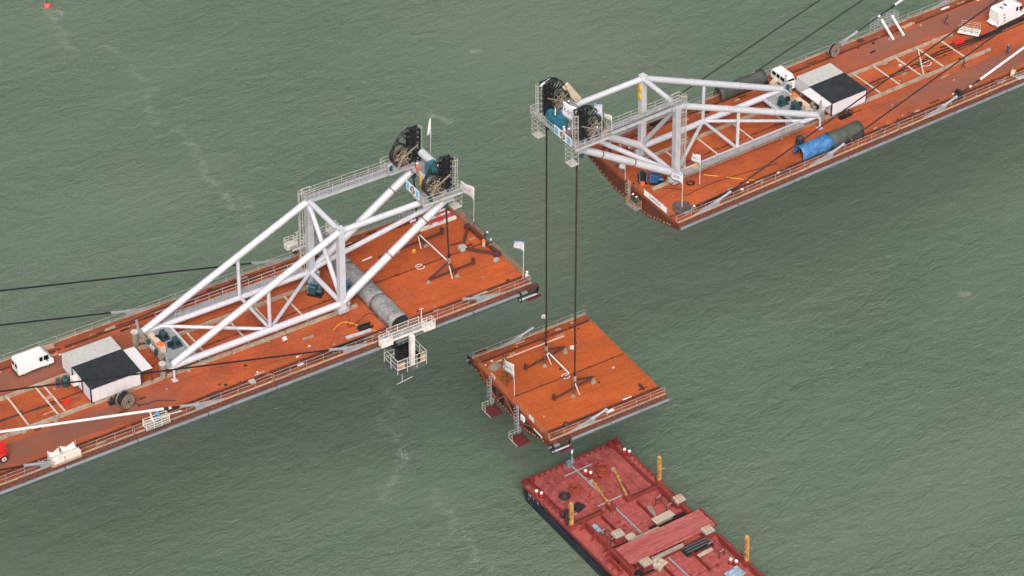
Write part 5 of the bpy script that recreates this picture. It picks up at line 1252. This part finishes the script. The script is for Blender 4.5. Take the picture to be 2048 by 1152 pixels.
for s in (-1,1):                                              # fairing ends
    for fr, x in (('L',-1.2),('S',-8.6)):
        t = thing('edge_scaffold', {(1,'L'):'dark timber and pipe bundle at the far free corner of the tunnel deck',(-1,'L'):'dark pipe bundle slung below the near free corner of the tunnel deck',(1,'S'):'dark pipe bundle at the far corner of the hanging segment',(-1,'S'):'dark pipe bundle with red plate at the near corner of the hanging segment'}[(s,fr)], 'pipe bundle', fr, (x,s*11.45,.1), group='bundles at the edge corners')
        for k in range(3): MB().tube((-1.8+.2*k,s*(.1+.22*k),-.75-.28*k),(2.0-.2*k,s*(.1+.22*k),-.75-.28*k),.14,8).part('pipe', ['fairing','black_steel','galvanised'][k], t)
        MB().box((.9,s*.35,-1.75), (2.2,.9,.12)).part('plate', 'platform_red', t, smooth=False)
        MB().box((.9,s*.1,-.45), (1.9,.7,.6)).part('cover', 'rust_beam', t, smooth=False)
        for x_ in (-1.2,1.4): MB().box((x_,s*.3,-1.0), (.12,.8,1.5)).part('strap', 'black_steel', t, smooth=False)
anchor('grey cable anchorage without cable on the far edge of the hanging segment', 'S', -2.8, 10.75, 1)
anchor('grey cable anchorage without cable on the near edge of the hanging segment', 'S', -3.6, -10.75, 1)

# ------------------------------------------------------------------ the red barge
BX0, BX1, BY0, BY1 = 5.0, 22.15, -.35, -64.0
def barge():
    t = thing('cargo_barge', 'red decked barge with black hull lying below the hanging segment', 'barge', 'B')
    h = MB(); rk = .9
    pts = [(BX0,BY0-.5),(BX0+.5,BY0),(BX1-.5,BY0),(BX1,BY0-.5),(BX1,BY1),(BX0,BY1)]
    n = len(pts); low = [(x+(.15 if x < 10 else -.15), y-(rk if y > -2 else 0)) for x, y in pts]
    for (a, b), (c, d) in zip(zip(pts, low), zip(pts[1:]+pts[:1], low[1:]+low[:1])): h.quad((*a,-.12),(*b,-4.2),(*d,-4.2),(*c,-.12))
    h.v += [(x,y,-.12) for x, y in pts]; h.f.append(tuple(range(len(h.v)-n, len(h.v)))); h.mi.append(0)
    h.part('hull', 'hull_navy', t, smooth=False)
    # deck plates
    ys = [BY0,-6.4,-12.4,-19.3,-26.2,-33,-42,-52,BY1]
    for a, b in zip(ys[:-1], ys[1:]):
        for x0, x1 in ((BX0,10.7),(10.7,16.4),(16.4,BX1)):
            MB().box(((x0+x1)/2,(a+b)/2,-.06), (x1-x0-.02,a-b-.02,.12)).part('deck_plate', 'barge_red', t, smooth=False)
    for s, x in ((1,BX0),(-1,BX1)):
        MB().box((x,(BY0-.6+BY1)/2,-.02), (.2,-BY1+BY0-.6,.3)).part('gunwale', 'barge_red_side', t, smooth=False)
        MB().bar((x-s*.07,BY0-.8,-1.0),(x-s*.07,BY1,-1.0),.18,.22).part('rubbing_strake', 'hull_navy', t, smooth=False)
        MB().box((x+s*1.45,(BY0-12.5)/2,.08), (.14,11.6,.16)).part('waterway_bar', 'barge_red_dark', t, smooth=False)
        MB().box((x+s*1.1,(BY0-12.5)/2,.012), (.5,11.4,.024)).part('waterway', 'barge_red_dark', t, smooth=False)
        for k in range(2): MB().box((x+s*(.4+1.1*k),BY0-.6,.3), (.75,.85,.6)).tube((x+s*(.4+1.1*k),BY0-.6,.55),(x+s*(.4+1.1*k),BY0-.6,1.0),.22,10).part('fairlead', 'barge_red_dark', t, smooth=False)
    MB().box(((BX0+BX1)/2,BY0-.05,0), (BX1-BX0-1.2,.2,.32)).part('bow_coaming', 'barge_red_side', t, smooth=False)
    for i in range(14):
        x = BX0+2.0+i*1.0; MB().box((x,BY0-.5,.3), (.1,.1,.6)).box((x,BY0-.5,.05),(.3,.25,.08)).part('stanchion', 'barge_red_dark', t, smooth=False)
    for s, x in ((1,BX0),(-1,BX1)):
        for i in range(11):
            y = -1.6-i*1.05
            MB().box((x+s*.45,y,.28), (.09,.09,.56)).part('stanchion', 'barge_red_dark', t, smooth=False)
    # welded seams, small hatches, lugs
    for x in (8.4,10.7,11.9,14.6,16.4,18.8): MB().box((x,-6.4,.006), (.07,11.6,.018)).part('weld_seam', 'barge_red_dark', t, smooth=False)
    for y in (-3.4,-9.2,-15.2,-17.6,-28,-30.5): MB().box((13.5,y,.006), (13.0,.06,.018)).part('weld_seam', 'barge_red_dark', t, smooth=False)
    for x, y in ((6.1,-5.6),(5.9,-7.0),(6.0,-8.4),(21.0,-4.6),(21.0,-5.6),(20.9,-7.2),(16.9,-3.4),(12.0,-15.4),(12.3,-16.5),(19.6,-14.4),(17.2,-16.2),(14.0,-30),(18.5,-30.5)):
        MB().tube((x,y,.005),(x,y,.09),.3,14).part('manhole_cover', 'barge_red_side', t, smooth=False)
    for k in range(60):
        x, y = random.uniform(7,20.3), random.uniform(-1.6,-19); MB().box((x,y,.05), (random.uniform(.12,.3),.12,.1), rz=random.uniform(0,3)).part('lashing_eye', 'barge_red_dark', t, smooth=False)
    # raised cross beams at the posts
    for x0, x1 in ((5.9,11.3),(15.9,21.2)):
        MB().box(((x0+x1)/2,-12.55,.38), (x1-x0,.5,.1)).box(((x0+x1)/2,-12.55,.17), (x1-x0,.16,.34)).part('cross_beam', 'barge_red_side', t, smooth=False)
        MB().box(((x0+x1)/2,-12.15,.45), (x1-x0,.14,.16)).part('beam_lip', 'rust_beam', t, smooth=False)
        for k in range(6): MB().prism([(-12.9,.0),(-12.3,.0),(-12.5,.34)], 'x', x0+.3+k*(x1-x0-.6)/5, x0+.36+k*(x1-x0-.6)/5).part('stiffener', 'barge_red_side', t, smooth=False)
    # guide posts
    for x, y, hh, lean in ((5.6,-12.7,4.4,.06),(21.75,-11.9,4.7,.05),(22.0,-32.7,4.9,.04)):
        p = MB().bar((x,y,.2),(x+lean*2,y+.3,hh),.42,.55,up=(1,0,0)).part('guide_post', 'davit_yellow', t, smooth=False)
        MB().bar((x+lean*2,y+.3,hh),(x+lean*2+.25,y+.45,hh+.18),.5,.4).part('post_head', 'davit_yellow', p, smooth=False)
        MB().box((x,y,.4), (1.0,1.0,.9), top=.7).part('post_foot', 'barge_red_side', p, smooth=False)
        MB().ring((x-.55,y+.1,hh*.55), .42, .035, 'y', 14, 4).bar((x-.9,y,hh*.5),(x,y,hh*.42),.1,.1).part('hose_loop', 'rust_beam', p, smooth=False)
        MB().bar((x+.2,y-.1,hh*.62),(x+.75,y-.2,hh*.62),.12,.12).part('stub_arm', 'davit_yellow', p, smooth=False)
        for k in range(5): MB().box((x-.24+lean*k*.3,y+.05*k,1.0+k*.7), (.06,.1,.1)).part('rung', 'rust_beam', p, smooth=False)
    # lying yellow booms hinged at the beams
    for a, b in (((12.55,-12.3,.9),(13.5,-6.6,.55)),((15.75,-12.0,.9),(17.6,-6.2,.6))):
        p = MB().bar(a,b,.3,.34).part('boom', 'davit_yellow', t, smooth=False)
        A, B = V(a), V(b)
        for k in (.55,.7,.85): c = A.lerp(B,k); MB().box(c+V((.2,0,.1)), (.2,.3,.25)).part('boom_lug', 'davit_yellow', p, smooth=False)
        MB().box(B+V((0,.2,-.1)), (.5,.5,.4)).part('boom_tip', 'galvanised', p, smooth=False)
        MB().box(A+V((.1,-.2,-.35)), (.9,1.3,.6)).part('boom_hinge', 'barge_red_side', t, smooth=False)
        c = A.lerp(B,.45); MB().bar(c+V((.35,.2,0)),(c.x+.35,c.y-2.0,.1),.12,.12).part('boom_rest', 'barge_red_dark', t, smooth=False)
    # centre pipe with crosspieces and valve block
    MB().tube((13.15,-1.9,.3),(13.3,-20.2,.3),.15,10).part('deck_pipe', 'zinc', t)
    MB().tube((13.5,-25.6,.3),(14.4,-62,.3),.15,10).part('deck_pipe', 'zinc', t)
    for y, x0, x1 in ((-3.0,10.9,15.9),(-11.1,11.3,15.9)):
        MB().tube((x0,y,.24),(x1,y,.24),.1,8).part('branch_pipe', 'zinc', t); MB().tube((x0,y,.24),(x0-.1,y,.24),.18,8).part('blank_flange', 'rust_coil', t)
    for k in range(9): MB().tube((13.17,-2.9-k*2,.3),(13.17,-3.0-k*2,.3),.21,10).part('pipe_flange', 'zinc', t)
    MB().box((13.0,-1.3,.45), (.8,.8,.8)).tube((13.7,-1.2,.2),(13.7,-1.2,1.0),.25,10).box((12.6,-1.6,.8),(.5,.4,.3)).part('valve_block', 'pack_grey', t, smooth=False)
    # side coamings amidships, with gussets
    def coaming(x, y0, y1, s, h=1.35):
        MB().box((x,(y0+y1)/2,h/2), (.12,abs(y1-y0),h)).box((x,(y0+y1)/2,h), (.42,abs(y1-y0),.1)).part('coaming', 'barge_red_side', t, smooth=False)
        k = 2
        for i in range(k+1):
            y = y0+(y1-y0)*i/k; MB().prism([(x,0),(x-s*.95,0),(x-s*.2,h-.05),(x,h-.05)], 'y', y-.05, y+.05).part('gusset', 'barge_red_side', t, smooth=False)
    coaming(7.25,-13.7,-19.4,1); coaming(20.7,-13.4,-17.4,-1); coaming(7.0,-20.4,-26.2,1); coaming(21.6,-26.6,-32.2,-1); coaming(21.2,-18.2,-20.2,-1,1.0)
    coaming(6.2,-21.5,-24.5,1,.9); coaming(7.0,-27.0,-40,1); coaming(21.6,-34,-46,-1)
    for x0, x1, y0, y1 in ((14.9,21.2,-18.7,-20.4),(7.6,12.2,-19.3,-20.9),(15.9,20.6,-24.7,-27.0),(7.6,10.8,-24.9,-26.7)):   # black sheets on the deck, painting the shade inside its hatches
        MB().box(((x0+x1)/2,(y0+y1)/2,.02), (x1-x0,abs(y1-y0),.04)).part('hatch_shade', 'hole_shade', t, smooth=False)
        for y in (y0,y1): MB().bar((x0,y,.12),(x1,y,.12),.14,.24).part('hatch_coaming', 'barge_red_side', t, smooth=False)
    for (x,y0,y1) in ((16.6,-13.5,-18.0),(10.5,-13.2,-18.2),(16.9,-26.5,-31.0),(11.8,-26.8,-33.0)):
        MB().box((x,(y0+y1)/2,.3), (.14,abs(y1-y0),.6)).part('deck_girder', 'barge_red_dark', t, smooth=False)
    for k in range(3): MB().bar((16.2,-25.3-.5*k,.35),(20.5,-25.3-.5*k,.35),.16,.2).part('hatch_beam', 'fairing_dark', t, smooth=False)
    # draught marks
    for i, (tx, y) in enumerate((('F',-3.0),('T',-3.8),('4',-4.9))):
        me = text_mesh('draught_mark', tx, .8, 'plate_white'); o = link('draught_mark', me, t); o.rotation_euler = (math.pi/2,0,-math.pi/2); o.location = (BX0-.03,y,-.75)
    for y in (-2.6,): MB().box((BX0-.03,y,-1.0), (.02,.06,1.3)).part('draught_line', 'plate_white', t, smooth=False)
barge()
def bollard(label, x, y, rz=0):
    t = thing('twin_bollard', label, 'bollard', 'B', (x,y,0), rz, group='red twin bollards with white tops')
    MB().box((0,0,.06), (1.5,.6,.12)).part('base', 'barge_red_dark', t, smooth=False)
    for s in (-1,1):
        p = MB().tube((s*.42,0,.1),(s*.42,0,.75),.2,12).part('post', 'red_paint', t); MB().tube((s*.42,0,.75),(s*.42,0,.92),.25,12).part('cap', 'cap_white', p)
bollard('white topped twin bollard at the hull side edge near the draught marks', 5.6, -4.3, D(-65))
bollard('white topped twin bollard beside the pipe in the middle of the barge deck', 14.1, -4.6, D(-60))
bollard('white topped twin bollard at the far edge of the barge deck', 21.6, -3.9, D(-65))
bollard('white topped twin bollard beside the single yellow post astern', 20.5, -31.6, D(-60))
coil('orange rusty chain heap on the barge deck near the boom tips', 'B', (16.1,-5.6,0), 1.15, 'rust_coil', 7, .1)
coil('rusty wire coil beside the barge pipe', 'B', (14.2,-6.3,0), .8, 'rust_coil', 4, .08, tail=[(-.4,-.9),(-1.0,-.8),(-1.8,-1.0),(-2.6,-1.6)])
coil('rusty wire coil with loose end on the open barge deck', 'B', (10.5,-6.4,0), .95, 'rust_coil', 5, .09)
tyre('flat black tyre on the barge deck beside the rusty coil', 'B', (8.6,-6.6,.2), .62, .26, 'z', group='black tyres on the barge')
tyre('black tyre fender at the barge edge in front of the upright post', 'B', (6.4,-10.1,.42), .6, .24, 'y', group='black tyres on the barge')
tyre('black tyre fender right beside the foot of the yellow post', 'B', (6.0,-11.7,.42), .55, .24, 'y', group='black tyres on the barge')
for k, (x, y) in enumerate(((15.4,-5.2),(17.4,-6.1))): tyre(['small dark ring beside the orange chain heap','small dark ring between chain heap and boom'][k], 'B', (x-.6*k,y+.9*k-.6,.1), .32, .1, 'z')
t = thing('dark_mat', 'dark folded mat on the barge deck near the yellow post', 'mat', 'B', (8.9,-9.6,0), .35); MB().box((0,0,.12),(1.7,1.5,.24)).part('fold', 'black_rubber', t, smooth=False); MB().box((.1,-.1,.3),(1.3,1.2,.14),rz=.2).part('fold', 'black_rubber', t, smooth=False)
def support(label, x, y):
    t = thing('support_block', label, 'support', 'B', (x,y,0), group='red pedestals with timber packing for the segment')
    MB().box((0,0,.6), (1.55,1.3,1.2)).part('pedestal', 'barge_red_side', t, smooth=False)
    MB().box((0,0,1.26), (1.75,1.5,.12)).part('top_plate', 'grating', t, smooth=False)
    for k in range(3): MB().box((-.5+.5*k,0,1.42+.02*(k % 2)), (.4,1.3,.2)).part('timber_packing', 'ply_beige', t, smooth=False)
    MB().box((.1,.2,1.58), (1.1,.3,.14), rz=.1).part('timber_packing', 'timber', t, smooth=False)
    return t
support('red pedestal with timber packing beside the blue tarpaulin sheet', 9.75, -18.4)
support('red pedestal with timber packing at the far edge above the plank bridge', 21.35, -17.3)
support('red pedestal with timber packing at the far end of the plank bridge', 20.9, -24.9)
support('red pedestal with timber packing beside the crumpled beige sheet', 9.7, -25.4)
def frame_stand(label, x, y, rz=0):
    t = thing('pipe_stand', label, 'stand', 'B', (x,y,0), rz, group='dark open frames on the barge')
    for a in (-1.1,1.1):
        for b in (-.55,.55): MB().bar((a,b,0),(a,b,1.15),.1,.1).part('leg', 'rust_beam', t, smooth=False)
    for b in (-.55,.55): MB().bar((-1.15,b,1.2),(1.15,b,1.2),.1,.09).part('rail', 'rust_beam', t, smooth=False)
    for a in (-1.1,1.1): MB().bar((a,-.5,1.2),(a,.5,1.2),.09,.09).part('end_bar', 'grating', t, smooth=False)
frame_stand('dark open frame beside the pedestal at the far edge', 19.4, -16.3, D(-80))
frame_stand('dark open frame standing under the single yellow post', 19.9, -28.3, D(-80))
frame_stand('dark open frame beside the blue sheet and coaming', 8.6, -17.6, D(-80))
t = thing('plank_bridge', 'broad stack of long red steel panels laid across the barge', 'panel bridge', 'B', (0,0,0))
for i in range(12):
    y = -20.75-i*.335; x0 = 7.7+random.uniform(-.15,.15); x1 = 22.6+random.uniform(-.2,.2)
    MB().box(((x0+x1)/2,y,1.12+random.uniform(-.03,.03)), (x1-x0,.31,.1)).box(((x0+x1)/2,y+.1,1.19), (x1-x0-.2,.05,.05)).part('panel', 'barge_panel', t, smooth=False)
for x in (8.6,12.5,16.5,21.4): MB().box((x,-22.6,.55), (.35,4.0,1.0)).part('bearer', 'barge_red_dark', t, smooth=False)
MB().box((22.75,-22.6,1.15), (.25,4.3,.3)).part('end_angle', 'barge_red_side', t, smooth=False); MB().box((7.55,-22.6,1.0), (.25,4.4,.4)).part('end_angle', 'barge_red_side', t, smooth=False)
for lab, x0, x1, y in (('grey brown timber baulk along the segment side of the panel bridge', 10.6, 15.6, -20.35), ('grey brown timber baulk along the stern side of the panel bridge', 10.9, 16.4, -25.1)):
    t = thing('timber_baulk', lab, 'timber', 'B', ((x0+x1)/2,y,.75), group='timber baulks beside the panel bridge'); MB().box((0,0,.12), (x1-x0,.42,.42)).part('baulk', 'timber_grey', t, smooth=False); MB().box((0,0,-.4), (x1-x0-.6,.3,.6)).part('packing', 'barge_red_dark', t, smooth=False)
def sheet(name, label, x, y, L, W_, m, z=.5, rz=0, cr=.06):
    t = thing(name, label, 'sheet', 'B', (x,y,z), rz); v, f = [], []; n = 6
    for i in range(n+1):
        for j in range(n+1): v.append((L*(i/n-.5), W_*(j/n-.5), random.uniform(-cr,cr)-.25*cr*abs(i-3)))
    for i in range(n):
        for j in range(n): f.append((i*(n+1)+j,(i+1)*(n+1)+j,(i+1)*(n+1)+j+1,i*(n+1)+j+1))
    me = bpy.data.meshes.new('sheet'); me.from_pydata(v, [], f); me.materials.append(MATS[m]); o = link('cover', me, t); o.modifiers.new('t','SOLIDIFY').thickness = .05
    MB().box((0,0,-z/2-.08), (L*.8,W_*.75,z*.98-.12)).part('load', 'timber_grey', t, smooth=False)
sheet('blue_sheet', 'pale blue sheet beside the side coaming of the barge', 8.4, -15.2, .9, 2.2, 'tarp_pale_blue', .4, -.1)
sheet('plywood_sheet', 'pale plywood sheets over a gap beside the far pedestal', 17.6, -18.6, 3.4, 1.3, 'ply_beige', .7, .02, .015)
sheet('plywood_sheet', 'pale plywood square beside the pedestal and panel bridge', 11.4, -19.5, 1.5, 1.7, 'ply_beige', .6, .05, .02)
sheet('crumpled_sheet', 'crumpled beige sheet over a heap at the stern side of the panel bridge', 11.4, -26.2, 1.9, 1.8, 'ply_beige', .9, .3, .16)
sheet('grey_sheet', 'pale grey sheet at the lower picture edge beside the yellow post', 19.3, -33.6, 2.6, 2.0, 'tarp_pale_blue', .6, .1, .12)
sheet('timber_pack', 'pale timber pack lying beside the hatch beams', 18.4, -27.6, 2.9, .6, 'ply_beige', .3, .05, .01)
t = thing('scrap_timber', 'grey timbers on the deck beside the far girder', 'timber', 'B', (17.0,-16.4,0), -.4)
for k in range(3): MB().bar((-.2+.25*k,1.4,.1),(.2+.22*k,-1.6,.14),.2,.14).part('timber', 'timber_grey', t, smooth=False)
t = thing('mooring_tag', 'thin line with white tag hanging below the segment corner', 'line', 'S', (-6.9,-12.2,-1.9)); MB().tube((0,0,0),(0,0,-2.6),.03,5).part('line', 'tie_beige', t); MB().box((0,0,-.5),(.25,.1,.6)).part('tag', 'cap_white', t, smooth=False)
# buoy far off on the water
t = thing('marker_buoy', 'small red buoy with a white wake far off on the water', 'buoy', 'W', (6.6,163.2,0)); MB().ball((0,0,.2),.75,12,8,.8).part('float', 'buoy_red', t); MB().tube((0,0,.6),(0,0,1.8),.08,6).part('staff', 'black_steel', t)
